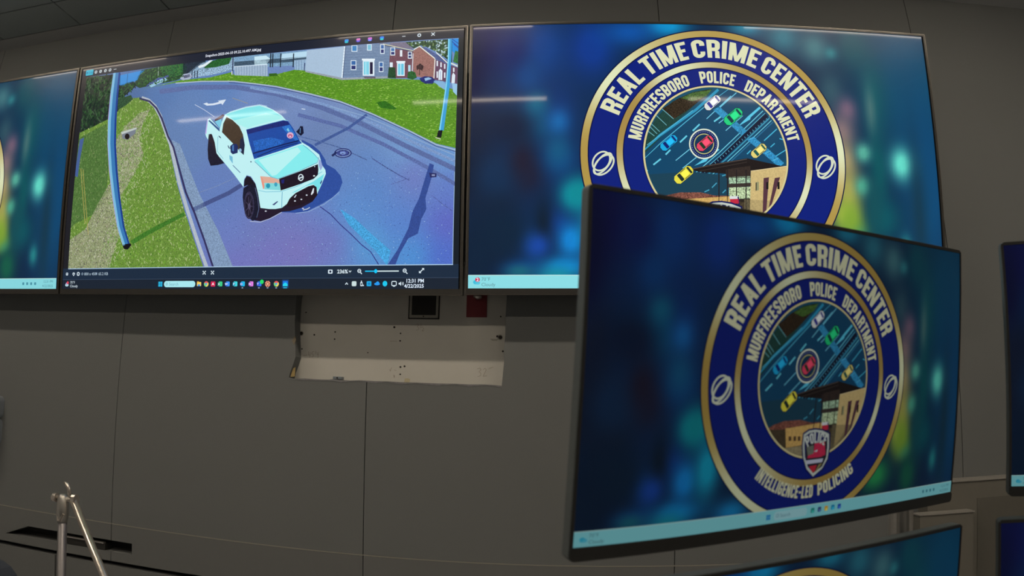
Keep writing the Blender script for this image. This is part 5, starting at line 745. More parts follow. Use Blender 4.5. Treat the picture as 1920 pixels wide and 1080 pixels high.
scribble([[(0, .5), (.15, .1), (.4, .9)], [(.95, .4), (1.4, .3)], [(.9, -.6), (1.0, -1.2), (1.1, -.7)]], 1.203, Z0 - .213, .015)
scribble([[(0, 0), (1.2, .02)]], 1.2, Z0 - .118, .02)
MB().prism([(.8855, Z0 - .2425), (.8935, Z0 - .2155), (.9015, Z0 - .2105), (.9005, Z0 - .2405)], WALL_Y + .008, WALL_Y + .0095).done('torn_paper', 'yellow', wall)
MB().prism([(1.2505, Z0 - .2455), (1.2525, Z0 - .2325), (1.262, Z0 - .2315), (1.269, Z0 - .2335), (1.267, Z0 - .2455)], BOARD_Y - .001, BOARD_Y).done('glue_stain', 'stain', wall)
edge = [(x, z) for x, z in hole_l[8:] + hole_r[:10]]
MB().prism([(x, z - .0006) for x, z in edge] + [(x, z - .0045 - .0025 * math.sin(x * 61)) for x, z in edge[::-1]], WALL_Y - .0012, WALL_Y + .0).done('torn_edge', 'torn', wall)
MB().prism([(.8885, Z0 - .128), (.8975, Z0 - .113), (.9025, Z0 - .124), (.8965, Z0 - .1415)], WALL_Y - .0015, WALL_Y + .0015).done('torn_edge', 'tape', wall)
o = MB().prism([(1.024, Z0 - .2425), (1.0535, Z0 - .2425), (1.0535, Z0 - .2345), (1.024, Z0 - .2345)], BOARD_Y - .02, BOARD_Y).done('panel_clip', 'steel', wall)
disc('screw_hole', 1.0385, Z0 - .2385, .0025, 'hole', o, y=BOARD_Y - .02)
# open outlet box
ob = tag(empty('outlet_box', (1.306, BOARD_Y, Z0 - .01)), 'open electrical outlet box on the bare white board below the truck screen', 'outlet box')
MB().prism([(-.0455, .04), (-.0385, .04), (-.0385, -.026), (.0385, -.026), (.0385, .04), (.0455, .04), (.0455, -.0335), (-.0455, -.0335)], -.004, 0).done('box_rim', 'boxrim', ob)
MB().box(-.0385, .0385, -.0025, -.0005, -.026, .04).done('box_cavity', 'blackbox', ob)
MB().prism([(-.0495, .04), (-.0462, .04), (-.0462, -.0345), (.0462, -.0345), (.0462, .04), (.0495, .04), (.0495, -.0385), (-.0495, -.0385)], -.0012, 0).done('dark_outline', 'hole', ob)
disc('screw', 0.0, -.0302, .002, 'hole', ob, y=-.004)
rp_ = tag(empty('red_plate', (1.4705, BOARD_Y, Z0 - .01)), 'dark red square wall plate on the white board between two screens', 'wall plate')
MB().box(-.031, .031, -.004, 0, -.031, .045).done('plate', 'red', rp_)
MB().tube([(-.006, -.012, .034), (.004, -.014, .03), (.016, -.012, .03)], [.007, .009, .006], 10).done('cable_plug', 'silver', rp_, True)
# ------------------------------------------------------------------ flat pictures for the displays
class Pic:
    """flat shapes of a picture, in units of the screen height; later layers lie a hair in front"""
    EPS = .00016
    def __init__(s): s.v, s.f, s.c = [], [], []
    def poly(s, pts, col, layer, noise=0.0, linear=False):
        b = len(s.v); y = -layer * s.EPS; c = col if linear else lin(col)
        s.v += [(x, y, z) for x, z in pts]; s.f.append(tuple(range(b, b + len(pts)))); s.c += [(*c, noise)] * len(pts)
    def ring(s, cx, cz, r0, r1, colf, layer, n=120, a0=0.0, a1=2 * PI, noise=0.0):
        b = len(s.v); y = -layer * s.EPS
        for k in range(n + 1):
            t = a0 + (a1 - a0) * k / n; c = lin(colf(t)) if callable(colf) else lin(colf)
            for r in (r0, r1): s.v.append((cx + r * math.cos(t), y, cz + r * math.sin(t))); s.c.append((*c, noise))
        for k in range(n): s.f.append((b + 2 * k, b + 2 * k + 1, b + 2 * k + 3, b + 2 * k + 2))
    def stroke(s, path, wd, col, layer, closed=False):
        b = len(s.v); y = -layer * s.EPS; n = len(path); c = lin(col)
        for i in range(n):
            p = Vector(path[i]); a = Vector(path[(i - 1) % n] if closed or i else path[0]); d = Vector(path[(i + 1) % n] if closed or i < n - 1 else path[-1])
            t0 = (p - a).normalized() if (p - a).length > 1e-9 else (d - p).normalized(); t1 = (d - p).normalized() if (d - p).length > 1e-9 else t0
            t = (t0 + t1).normalized(); nn = Vector((-t.y, t.x)); k = wd / 2 / max(.5, nn.dot(Vector((-t0.y, t0.x))))
            for sg in (1, -1):
                q = p + nn * k * sg; s.v.append((q.x, y, q.y)); s.c.append((*c, 0.0))
        for i in range(n if closed else n - 1):
            j = (i + 1) % n; s.f.append((b + 2 * i, b + 2 * i + 1, b + 2 * j + 1, b + 2 * j))
    def ell(s, cx, cz, rx, rz, col, layer, n=18, noise=0.0):
        s.poly([(cx + rx * math.cos(2 * PI * k / n), cz + rz * math.sin(2 * PI * k / n)) for k in range(n)], col, layer, noise)
    def rect(s, x0, z0, x1, z1, col, layer, r=0.0, noise=0.0):
        s.poly(rrect(x0, z0, x1, z1, r) if r else [(x0, z0), (x1, z0), (x1, z1), (x0, z1)], col, layer, noise)
    def text(s, body, x, z, size, col, layer, align='LEFT', squeeze=1.0, bold=0.0):
        cu = bpy.data.curves.new('t', 'FONT'); cu.body = body; cu.size = size; cu.align_x = align; cu.resolution_u = 2; cu.offset = bold
        ob_ = bpy.data.objects.new('t', cu); C.objects.link(ob_); dg = bpy.context.evaluated_depsgraph_get(); me = ob_.evaluated_get(dg).to_mesh()
        b = len(s.v); c = lin(col); y = -layer * s.EPS
        s.v += [(x + v.co.x * squeeze, y, z + v.co.y) for v in me.vertices]; s.c += [(*c, 0.0)] * len(me.vertices)
        s.f += [tuple(b + i for i in p.vertices) for p in me.polygons]
        ob_.to_mesh_clear(); bpy.data.objects.remove(ob_); bpy.data.curves.remove(cu)
    def mesh(s, name):
        me = bpy.data.meshes.new(name); me.from_pydata(s.v, [], s.f); at = me.attributes.new('pixel', 'FLOAT_COLOR', 'POINT')
        at.data.foreach_set('color', np.array(s.c, dtype=np.float32).ravel()); me.update(); return me
ASP = 1.7785
def pts_of(flat): return [(flat[i] * ASP, flat[i + 1]) for i in range(0, len(flat), 2)]
def grid_mesh(name, nu, nv, fn, rect=(0, 0, 1, 1), layer=0, grain=0.0):
    u = np.linspace(rect[0], rect[2], nu); v = np.linspace(rect[1], rect[3], nv); U, V = np.meshgrid(u, v); col = fn(U, V) / 255.0
    col = np.where(col <= .04045, col / 12.92, ((col + .055) / 1.055) ** 2.4)
    co = np.stack([U * ASP, np.full_like(U, -layer * Pic.EPS), V], -1).reshape(-1, 3)
    idx = np.arange(nu * nv).reshape(nv, nu); f = np.stack([idx[:-1, :-1], idx[:-1, 1:], idx[1:, 1:], idx[1:, :-1]], -1).reshape(-1, 4)
    me = bpy.data.meshes.new(name); me.from_pydata(co.tolist(), [], f.tolist()); at = me.attributes.new('pixel', 'FLOAT_COLOR', 'POINT')
    at.data.foreach_set('color', np.concatenate([col.reshape(-1, 3), np.full((nu * nv, 1), grain)], 1).astype(np.float32).ravel()); return me
# --- lettering for the seal: a condensed block alphabet drawn with strokes
def arc(cx, cz, rx, rz, a0, a1, n=6): return [(cx + rx * math.cos(math.radians(a0 + (a1 - a0) * k / n)), cz + rz * math.sin(math.radians(a0 + (a1 - a0) * k / n))) for k in range(n + 1)]
T = .19; H_ = T / 2
def glyph(ch):
    w = {'M': .70, 'I': T, '-': .32, 'T': .46, 'L': .42, 'E': .42, 'F': .41, 'A': .56, 'N': .53}.get(ch, .50)
    l, r, q = H_, w - H_, .15
    P, S = [], []                        # polygons, strokes (path, closed)
    bar = lambda x0, z0, x1, z1: P.append([(x0, z0), (x1, z0), (x1, z1), (x0, z1)])
    top = arc(l + q, 1 - H_ - q, q, q, 180, 90, 5) + arc(r - q, 1 - H_ - q, q, q, 90, 0, 5)
    bot = arc(r - q, H_ + q, q, q, 0, -90, 5) + arc(l + q, H_ + q, q, q, -90, -180, 5)
    if ch == 'I': bar(0, 0, T, 1)
    elif ch == '-': bar(0.02, .38, .30, .55)
    elif ch == 'L': bar(0, 0, T, 1); bar(0, 0, w, T * .92)
    elif ch == 'T': bar(w / 2 - H_, 0, w / 2 + H_, 1); bar(0, 1 - T * .92, w, 1)
    elif ch in 'EF':
        bar(0, 0, T, 1); bar(0, 1 - T * .92, w, 1); bar(0, .43, w - .06, .43 + T * .9)
        if ch == 'E': bar(0, 0, w, T * .92)
    elif ch == 'N': bar(0, 0, T * .9, 1); bar(w - T * .9, 0, w, 1); P.append([(0, 1), (T, 1), (w, 0), (w - T, 0)])
    elif ch == 'M':
        bar(0, 0, T * .9, 1); bar(w - T * .9, 0, w, 1); P.append([(0, 1), (T * 1.15, 1), (w / 2 + .07, 0), (w / 2 - .07, 0)]); P.append([(w - T * 1.15, 1), (w, 1), (w / 2 + .07, 0), (w / 2 - .07, 0)])
    elif ch == 'A':
        P.append([(0, 0), (T, 0), (w / 2 + .09, 1), (w / 2 - .09, 1)]); P.append([(w - T, 0), (w, 0), (w / 2 + .09, 1), (w / 2 - .09, 1)]); bar(.14, .2, w - .14, .35)
    elif ch == 'O': S.append((top + bot, True))
    elif ch == 'U': S.append(([(r, 1)] + bot + [(l, 1)], False))
    elif ch == 'C': S.append(([(r, .34)] + bot + top + [(r, .66)], False))
    elif ch == 'G': S.append(([(r, .50)] + bot + top + [(r, .68)], False)); bar(w / 2, .38, w, .53)
    elif ch == 'S': S.append(([(r, .70)] + arc(r - q, 1 - H_ - q, q, q, 0, 90, 5) + arc(l + q, 1 - H_ - q, q, q, 90, 180, 5) + [(l, .66), (l + .04, .57), (r - .04, .43), (r, .34)] + bot + [(l, .30)], False))
    elif ch == 'D': bar(0, 0, T, 1); S.append(([(l, 1 - H_)] + arc(r - q, 1 - H_ - q, q, q, 90, 0, 5) + arc(r - q, H_ + q, q, q, 0, -90, 5) + [(l, H_)], False))
    elif ch in 'PRB':
        q2 = .13; zm = .50 if ch == 'P' else .53
        bar(0, 0, T, 1); S.append(([(l, 1 - H_)] + arc(r - q2, 1 - H_ - q2, q2, q2, 90, 0, 4) + arc(r - q2, zm - .06 + q2, q2, q2, 0, -90, 4) + [(l, zm - .06)], False))
        if ch == 'R': P.append([(w - T * .98, .0), (w + .01, 0), (w - .02, .38), (w * .5, .5), (w * .42, .42), (w - T * .98, .36)])
        if ch == 'B': S.append(([(l, zm - .06)] + arc(r - q2, zm - .06 - q2, q2, q2, 90, 0, 4) + arc(r - q2, H_ + q2, q2, q2, 0, -90, 4) + [(l, H_)], False))
    return w, P, S
def arc_text(pic, body, cx, cz, r0, h, a0, a1, col, layer, inside=False, gap=.085):
    """letters between the angles a0 (start) and a1 (end), degrees; inside=True reads along the bottom of a circle"""
    gl = [glyph(c) for c in body]; total = sum(g[0] for g in gl) + gap * (len(body) - 1); span = math.radians(a1 - a0); x = 0.0
    def place(px, pz):
        f = px / total; t = math.radians(a0) + span * f; r = r0 + pz * h if not inside else r0 - pz * h
        return (cx + r * math.cos(t), cz + r * math.sin(t))
    for w_, P, S in gl:
        for q in P: pic.poly([place(x + a, b) for a, b in q], col, layer)
        for path, closed in S:
            tmp = Pic(); tmp.stroke(path, T, col, layer, closed)
            b = len(pic.v); pic.v += [(place(x + v[0], v[2])[0], -layer * Pic.EPS, place(x + v[0], v[2])[1]) for v in tmp.v]; pic.c += tmp.c
            pic.f += [tuple(b + i for i in f) for f in tmp.f]
        x += w_ + gap
# --- desktop wallpaper with the seal
def bokeh(U, V):
    c = np.zeros(U.shape + (3,)); c[...] = (14, 40, 70)
    for u, v, su, sv, col, k in BOKEH:
        a = np.exp(-((U - u) / su) ** 2 - ((V - v) / sv) ** 2)[..., None] * k; a = np.minimum(a * 1.15, 1.0); c = c * (1 - a) + np.array(col) * a
    return c
def gold(t):
    k = .5 + .5 * math.sin(3 * t + 1.2 + .8 * math.sin(2 * t)); k = k ** 2
    return tuple(int(a + (b - a) * k) for a, b in zip((176, 148, 74), (226, 232, 190)))
def gold2(t):
    k = .5 + .5 * math.sin(3 * t + 2.6 + .7 * math.sin(2 * t + 1)); k = k ** 2
    return tuple(int(a + (b - a) * k) for a, b in zip((168, 140, 74), (222, 228, 190)))
SX, SZ = .503 * ASP, .479
wall_me = grid_mesh('wallpaper', 130, 74, bokeh)
ring_p = Pic()
ring_p.ring(SX, SZ, .495, .501, (10, 18, 60), 1); ring_p.ring(SX, SZ, .471, .4965, gold, 2)
ring_p.ring(SX, SZ, 0.0, .4712, (12, 32, 122), 1, n=120)
ring_p.ring(SX, SZ, .4665, .4712, (8, 14, 70), 2); ring_p.ring(SX, SZ, .3665, .3705, (8, 14, 70), 2)
ring_p.ring(SX, SZ, .3445, .3668, gold2, 3); ring_p.ring(SX, SZ, .3405, .3445, (8, 14, 70), 2)
CRM = (222, 224, 184)
words = []
for word, a0, a1, r0, h in (('REAL', 157, 130.5, .385, .0745), ('TIME', 127.3, 102.2, .385, .0745), ('CRIME', 99.4, 63.8, .385, .0745), ('CENTER', 61.2, 23.6, .385, .0745), ('MURFREESBORO', 168.6, 107.3, .2825, .0475), ('POLICE', 98.7, 73.4, .2825, .0475), ('DEPARTMENT', 65.2, 12.4, .2825, .0475)):
    q = Pic(); arc_text(q, word, SX, SZ, r0, h, a0, a1, CRM, 4); words.append(q)
q = Pic(); arc_text(q, 'INTELLIGENCE-LED', SX, SZ, .4085, .045, -128.5, -86.5, CRM, 4, True); words.append(q)
q = Pic(); arc_text(q, 'POLICING', SX, SZ, .4085, .045, -83.0, -55.2, CRM, 4, True); words.append(q)
marks = []
for sg, ang in ((-1, 184.3), (1, -4.2)):
    q = Pic(); cx, cz = SX + .4185 * math.cos(math.radians(ang)), SZ + .4185 * math.sin(math.radians(ang))
    for dx, dz, rx, rz, tilt in ((-.005, .008, .038, .028, 56), (.004, -.006, .044, .027, 48), (.000, -.001, .047, .020, 52)):
        ct, st = math.cos(math.radians(tilt)), math.sin(math.radians(tilt)); path = []
        for k in range(36):
            a, b = rx * math.cos(2 * PI * k / 36), rz * math.sin(2 * PI * k / 36); path.append((cx + dx + a * ct - b * st, cz + dz + a * st + b * ct))
        q.stroke(path, .0062, (214, 222, 196), 4, True)
    marks.append(q)
scene_p = Pic()
def in_circle(flat, r=.2665):
    """keep the traced shapes inside the round picture"""
    P = pts_of(flat); out = []
    for x, z in P:
        dx, dz = x - SX, z - SZ; d = math.hypot(dx, dz); k = min(1.0, r / d) if d > 1e-9 else 1.0; out.append((SX + dx * k, SZ + dz * k))
    return out
scene_p.ring(SX, SZ, 0.0, .2665, (20, 78, 106), 3, n=80)
for layer, col, nz_, flat in SEAL_SCENE:
    scene_p.poly(in_circle(flat, .2665 if layer < 20 else .34), col, 4 + layer, nz_)
scene_p.ring(SX, SZ, .2645, .2712, (214, 204, 150), 20)
scene_p.ring(SX, SZ, .2712, .2745, (10, 20, 80), 20)
_b = [q for q in SEAL_SCENE if q[0] == 21][0]; _bp = pts_of(_b[3]); bxm = sum(q[0] for q in _bp) / len(_bp); bzt = max(q[1] for q in _bp)
_pp = Pic(); arc_text(_pp, 'POLICE', bxm, bzt - .118, .072, .038, 124, 56, (206, 214, 206), 30)
scene_p.v += [(a, b, c) for a, b, c in _pp.v]; _o = len(scene_p.c); scene_p.c += _pp.c; scene_p.f += [tuple(_o + i for i in f) for f in _pp.f]
bar_p = Pic()
bar_p.rect(0, 0, ASP, .047, (140, 222, 230), 20); bar_p.rect(0, .0445, ASP, .047, (196, 236, 232), 21)
bar_p.ell(.027, .0215, .009, .0075, (60, 190, 220), 22); bar_p.ell(.034, .019, .009, .006, (90, 200, 226), 22)
bar_p.text('70°F', .047, .0265, .017, (96, 140, 150), 22); bar_p.text('Cloudy', .047, .0075, .017, (96, 140, 150), 22)
wx = .706
for dx in (0, .0095):
    for dz in (0, .0095): bar_p.rect(wx + dx, .0135 + dz, wx + dx + .0085, .022 + dz, (30, 140, 214), 22)
bar_p.rect(wx + .034, .0085, wx + .19, .0385, (170, 226, 234), 22, r=.012); bar_p.text('Search', wx + .062, .017, .018, (110, 150, 166), 23); bar_p.ring(wx + .05, .024, .0045, .0062, (90, 130, 150), 23, n=16)
for k, c_ in enumerate(((40, 150, 140), (60, 90, 140), (224, 176, 70), (30, 150, 196), (40, 90, 190))):
    x_ = wx + .218 + k * .0345; bar_p.rect(x_ - .009, .0145, x_ + .009, .0325, c_, 22, r=.004); bar_p.rect(x_ - .003, .0145, x_ + .006, .024, tuple(min(255, int(v * 1.3 + 20)) for v in c_), 23)
for x_ in (1.575, 1.6, 1.625, 1.65): bar_p.rect(x_ - .006, .017, x_ + .006, .029, (76, 150, 168), 22, r=.003)
bar_p.text('12:31 PM', 1.76, .0265, .016, (80, 140, 156), 22, 'RIGHT'); bar_p.text('4/22/2025', 1.76, .0075, .016, (80, 140, 156), 22, 'RIGHT')
word_mes = [q.mesh('word') for q in words]; mark_mes = [q.mesh('mark') for q in marks]
seal_me, sc_me, bar_me = ring_p.mesh('seal_rings'), scene_p.mesh('seal_picture'), bar_p.mesh('taskbar')
badge_p = Pic(); badge_p.ell(.0335, .0305, .0082, .0082, (206, 30, 84), 24); badge_p.text('2', .0335, .0252, .0165, (245, 230, 240), 25, 'CENTER', bold=.0006)
badge_me = badge_p.mesh('badge')
for me in [wall_me, seal_me, sc_me, bar_me, badge_me] + word_mes + mark_mes: me.materials.append(M['tvpix'])
def wallpaper(screen_name, parent, loc, scale, level, material='tvpix', badge=False):
    s_ = bpy.data.objects.new(screen_name, wall_me); C.objects.link(s_); s_.parent = parent; s_.location = loc; s_.scale = (scale,) * 3; s_.color = (level, level, level, 1)
    kids = [('emblem', seal_me), ('emblem_picture', sc_me), ('taskbar', bar_me)] + [('lettering', q) for q in word_mes] + [('ring_mark', q) for q in mark_mes] + ([('notification_badge', badge_me)] if badge else [])
    ob_ = [s_]
    for n, me in kids:
        o = bpy.data.objects.new(n, me); C.objects.link(o); o.parent = s_; o.color = (level, level, level, 1); ob_.append(o)
    if material != 'tvpix':
        for o in ob_: o.material_slots[0].link = 'OBJECT'; o.material_slots[0].material = M[material]
    return s_
# --- photo viewer with the white truck
def road(U, V):
    num = np.zeros(U.shape + (3,)); den = np.zeros(U.shape + (1,))
    for u, v, r, g, b in ROAD:
        k = (1.0 / (((U - u) * ASP) ** 2 + (V - v) ** 2 + .004) ** 1.4)[..., None]; num += k * np.array((r, g, b)); den += k
    return np.minimum(num / den * np.array((1.08, 1.06, 1.03)), 255)
RX0, RZ0, RX1, RZ1 = .0172, .0885, .9885, .9595
def inside(p, poly):
    x, z = p; c = False; n = len(poly)
    for i in range(n):
        (x0, z0), (x1, z1) = poly[i - 1], poly[i]
        if (z0 > z) != (z1 > z) and x < (x1 - x0) * (z - z0) / (z1 - z0) + x0: c = not c
    return c
def tufts(pic, region, n, cols, layer, ln_=(.004, .012), wd=.0022, ang=(50, 130)):
    P = pts_of(REGIONS[region]); xs = [q[0] for q in P]; zs = [q[1] for q in P]; k = 0
    while k < n:
        x, z = random.uniform(min(xs), max(xs)), random.uniform(min(zs), max(zs))
        if not inside((x, z), P): continue
        k += 1; a = math.radians(random.uniform(*ang)); L_ = random.uniform(*ln_); dx, dz = math.cos(a) * L_ / 2, math.sin(a) * L_ / 2; nx, nz = -math.sin(a) * wd / 2, math.cos(a) * wd / 2
        q = [(x - dx + nx, z - dz + nz), (x + dx + nx, z + dz + nz), (x + dx - nx, z + dz - nz), (x - dx - nx, z - dz - nz)]
        q = [(min(max(u, RX0 * ASP), RX1 * ASP), min(max(v, RZ0), RZ1)) for u, v in q]
        pic.poly(q, random.choice(cols), layer)
road_me = grid_mesh('road_backdrop', 110, 62, road, (RX0, RZ0, RX1, RZ1), 2, .16)
land_p, truck_p = Pic(), Pic()
for layer, col, nz_, flat in PHOTO:
    (truck_p if layer >= 11 and min(flat[0::2]) > .25 and max(flat[0::2]) < .75 and min(flat[1::2]) > .2 else land_p).poly(pts_of(flat), col, 2 + layer, nz_)
tufts(land_p, 'lawn', 1500, [(112, 168, 40), (70, 122, 26), (130, 182, 60), (84, 140, 30), (150, 190, 90)], 5.6, (.004, .009), .0022, (-15, 15))
tufts(land_p, 'bank', 3300, [(146, 184, 92), (80, 126, 36), (110, 166, 48), (190, 202, 146), (60, 104, 40), (126, 176, 60), (168, 192, 120)], 5.5, (.005, .011), .0024, (40, 140))
tufts(land_p, 'dirt', 1700, [(186, 188, 160), (120, 122, 96), (150, 140, 120), (96, 120, 60), (200, 200, 180), (88, 80, 84), (150, 160, 130)], 6.6, (.004, .009), .0026, (20, 160))
tufts(land_p, 'shadegrass', 600, [(110, 146, 80), (60, 96, 40), (90, 128, 60), (130, 150, 96)], 6.7, (.005, .011), .0022, (60, 120))
tufts(land_p, 'specks', 120, [(190, 214, 220), (60, 90, 60), (110, 140, 90), (20, 40, 30), (150, 180, 190)], 6.5, (.004, .009), .005, (0, 180))
tufts(land_p, 'trees', 420, [(34, 62, 38), (20, 30, 30), (52, 92, 50), (24, 40, 34), (28, 46, 36), (64, 90, 64)], 4.2, (.012, .03), .007, (30, 150))
tufts(land_p, 'fartrees', 300, [(50, 104, 50), (30, 50, 46), (70, 120, 60), (36, 70, 44)], 5.8, (.004, .009), .004, (0, 180))
tufts(land_p, 'undertree', 90, [(44, 84, 44), (24, 34, 34), (60, 104, 56)], 4.3, (.008, .016), .005, (30, 150))
tufts(land_p, 'dirtedge', 900, [(120, 160, 70), (90, 136, 50), (150, 176, 110), (178, 184, 150)], 6.9, (.006, .013), .0026, (30, 150))
tufts(land_p, 'road', 420, [(60, 74, 140), (150, 186, 224), (76, 92, 160), (126, 160, 210)], 3.2, (.002, .005), .002, (0, 180))
ui_p = Pic()
ui_p.rect(0, RZ1, ASP, 1, (26, 32, 48), 1); ui_p.rect(0, .0, RX0 * ASP, RZ1, (30, 30, 36), 1); ui_p.rect(RX1 * ASP, 0, ASP, RZ1, (22, 30, 38), 1)
ui_p.rect(0, .0405, ASP, RZ0, (28, 44, 64), 1.5); ui_p.rect(0, 0, ASP, .0405, (26, 36, 50), 1.5); ui_p.rect(0, .0395, ASP, .0412, (58, 74, 96), 2)
ui_p.rect(RX0 * ASP, RZ0 - .003, RX1 * ASP, RZ0, (170, 200, 226), 3); ui_p.rect(RX1 * ASP - .0025, RZ0, RX1 * ASP, RZ1, (150, 180, 210), 3)
WHT = (214, 230, 240)
ui_p.rect(.0225, .9665, .066, .9925, (22, 176, 206), 4, r=.004); ui_p.text('Edit', .041, .974, .016, (16, 104, 160), 5); ui_p.rect(.027, .975, .036, .984, (20, 120, 170), 5)
for k, x_ in enumerate((.082, .109, .1365, .163)):
    ui_p.ring(x_, .9775, .0035, .0078, (190, 200, 205), 4, n=14); ui_p.rect(x_ - .003, .972, x_ + .004, .978, (150, 170, 180), 5)
for k in range(3): ui_p.ell(.186 + k * .0055, .9775, .0019, .0019, WHT, 4, 8)
ui_p.text('Snapshot-2025-04-10 09.22.10.497 AM.jpg', .80, .976, .0166, (226, 232, 244), 4, 'CENTER', .93, .0003)
for x_, a, b in ((1.307, (60, 150, 230), (40, 200, 200)), (1.356, (230, 130, 190), (120, 110, 230)), (1.404, (210, 110, 210), (120, 150, 250)), (1.453, (40, 130, 240), (40, 210, 200))):
    ui_p.ell(x_, .9795, .0105, .0095, (30, 30, 140), 4); ui_p.rect(x_ - .008, .978, x_ + .008, .987, a, 5, r=.003); ui_p.rect(x_ - .007, .9715, x_ + .007, .9785, b, 6, r=.003)
ui_p.rect(1.535, .9795, 1.548, .982, WHT, 4); ui_p.ring(1.603, .981, .0038, .0075, WHT, 4, n=16)
ui_p.stroke([(1.651, .9755), (1.664, .9885)], .0032, WHT, 4); ui_p.stroke([(1.651, .9885), (1.664, .9755)], .0032, WHT, 4)
zt_ = .0645
ui_p.rect(.019, zt_ - .006, .031, zt_ + .006, WHT, 4, r=.003); ui_p.rect(.0225, zt_ - .001, .0275, zt_ + .003, (34, 44, 64), 5)
ui_p.stroke([(.058, zt_), (.064, zt_ - .007), (.070, zt_), (.067, zt_ + .005), (.064, zt_ + .002), (.061, zt_ + .005)], .003, WHT, 4, True)
ui_p.ring(.0905, zt_, .0045, .0085, WHT, 4, n=18); ui_p.text('i', .0905, zt_ - .005, .013, WHT, 5, 'CENTER')
ui_p.text('800 x 450', .125, zt_ - .006, .0165, (170, 190, 205), 4, bold=.0002); ui_p.text('65.2 KB', .205, zt_ - .006, .0165, (170, 190, 205), 4, bold=.0002); ui_p.ring(.114, zt_, .003, .0055, (150, 170, 190), 4, n=12); ui_p.rect(.19, zt_ - .005, .198, zt_ + .005, (150, 170, 190), 4)
for x_ in (.746, .7845):
    for a in (45, 135, 225, 315): ui_p.stroke([(x_ + .004 * math.cos(math.radians(a)), zt_ + .004 * math.sin(math.radians(a))), (x_ + .0095 * math.cos(math.radians(a)), zt_ + .0095 * math.sin(math.radians(a)))], .0042, WHT, 4)
    ui_p.ell(x_, zt_, .003, .003, WHT, 4, 10)
ui_p.rect(1.2835, zt_ - .0075, 1.3015, zt_ + .0075, WHT, 4, r=.003); ui_p.ell(1.2925, zt_, .0045, .0045, (24, 34, 60), 5, 12)
ui_p.rect(1.314, zt_ - .012, 1.3765, zt_ + .012, (34, 48, 64), 3, r=.003); ui_p.text('236%', 1.320, zt_ - .0065, .0195, WHT, 4, bold=.0005); ui_p.stroke([(1.3665, zt_ + .003), (1.371, zt_ - .002), (1.3755, zt_ + .003)], .0028, WHT, 4)
for x_ in (1.407, 1.5805):
    ui_p.ring(x_, zt_ + .002, .0042, .0074, WHT, 4, n=16); ui_p.stroke([(x_ + .005, zt_ - .004), (x_ + .0105, zt_ - .0095)], .0035, WHT, 4); ui_p.rect(x_ - .003, zt_ + .001, x_ + .003, zt_ + .003, WHT, 5)
ui_p.rect(1.4295, zt_ - .0016, 1.47, zt_ + .0026, (30, 190, 240), 4, r=.0015); ui_p.rect(1.474, zt_ - .0016, 1.559, zt_ + .0026, (206, 226, 230), 4, r=.0015); ui_p.ell(1.471, zt_ + .0005, .0062, .0075, (20, 200, 250), 5)
ui_p.stroke([(1.636, zt_ - .006), (1.651, zt_ + .009)], .0036, WHT, 4); ui_p.poly([(1.644, zt_ + .0105), (1.653, zt_ + .0105), (1.653, zt_ + .002)], WHT, 5); ui_p.poly([(1.634, zt_ + .001), (1.634, zt_ - .0075), (1.643, zt_ - .0075)], WHT, 5)
z1_ = .0195
ui_p.ell(.027, z1_ - .003, .010, .006, (190, 226, 236), 4); ui_p.ell(.026, z1_ + .002, .006, .006, (170, 150, 200), 4); ui_p.ell(.0315, z1_ + .007, .006, .006, (224, 70, 90), 5)
ui_p.text('70°F', .045, z1_ + .003, .0155, WHT, 4); ui_p.text('Cloudy', .045, z1_ - .0125, .0155, WHT, 4)
for dx in (0, .0105):
    for dz in (0, .0105): ui_p.rect(.525 + dx, z1_ - .010 + dz, .5345 + dx, z1_ - .0005 + dz, (40, 180, 226), 4)
ui_p.rect(.5535, z1_ - .0125, .7055, z1_ + .0125, (168, 232, 240), 4, r=.0115); ui_p.text('Search', .578, z1_ - .006, .0175, (116, 170, 186), 5); ui_p.ring(.5675, z1_, .0035, .005, (100, 150, 170), 5, n=14)
def dot(x_): ui_p.rect(x_ - .0035, z1_ - .0165, x_ + .0035, z1_ - .014, (180, 200, 220), 5)
def sq(x_, c, c2, ltr=None):
    ui_p.rect(x_ - .0065, z1_ - .009, x_ + .0105, z1_ + .0095, c2, 4, r=.003); ui_p.rect(x_ - .0105, z1_ - .007, x_ + .001, z1_ + .006, c, 5, r=.002)
    if ltr: ui_p.text(ltr, x_ - .0048, z1_ - .0045, .012, (225, 240, 250), 6, 'CENTER', bold=.0004)
x_ = .7235; ui_p.rect(x_ - .010, z1_ - .008, x_ + .010, z1_ + .008, (244, 208, 100), 4, r=.002); ui_p.rect(x_ - .010, z1_ + .004, x_, z1_ + .0105, (226, 170, 60), 4); ui_p.rect(x_ - .006, z1_ - .008, x_ + .006, z1_ - .001, (80, 160, 230), 5)
def wheel(x_):
    for k, c_ in enumerate(((232, 90, 90), (120, 210, 120), (240, 214, 100))): ui_p.ring(x_, z1_, .004, .0108, c_, 4, n=10, a0=PI / 6 + k * 2 * PI / 3, a1=PI / 6 + (k + 1) * 2 * PI / 3)
    ui_p.ell(x_, z1_, .0045, .0045, (70, 170, 235), 5)
wheel(.7575); ui_p.rect(.7785, z1_ - .010, .7995, z1_ + .010, (214, 36, 84), 4, r=.003); ui_p.poly([(.789, z1_ + .007), (.796, z1_ - .006), (.789, z1_ - .002), (.782, z1_ - .006)], (250, 230, 236), 5)
sq(.8215, (30, 150, 110), (60, 210, 140), 'X'); sq(.855, (30, 90, 220), (60, 150, 250), 'W'); sq(.8895, (30, 150, 190), (70, 220, 230), 'P'); sq(.923, (20, 120, 220), (30, 190, 240), 'O'); dot(.923)
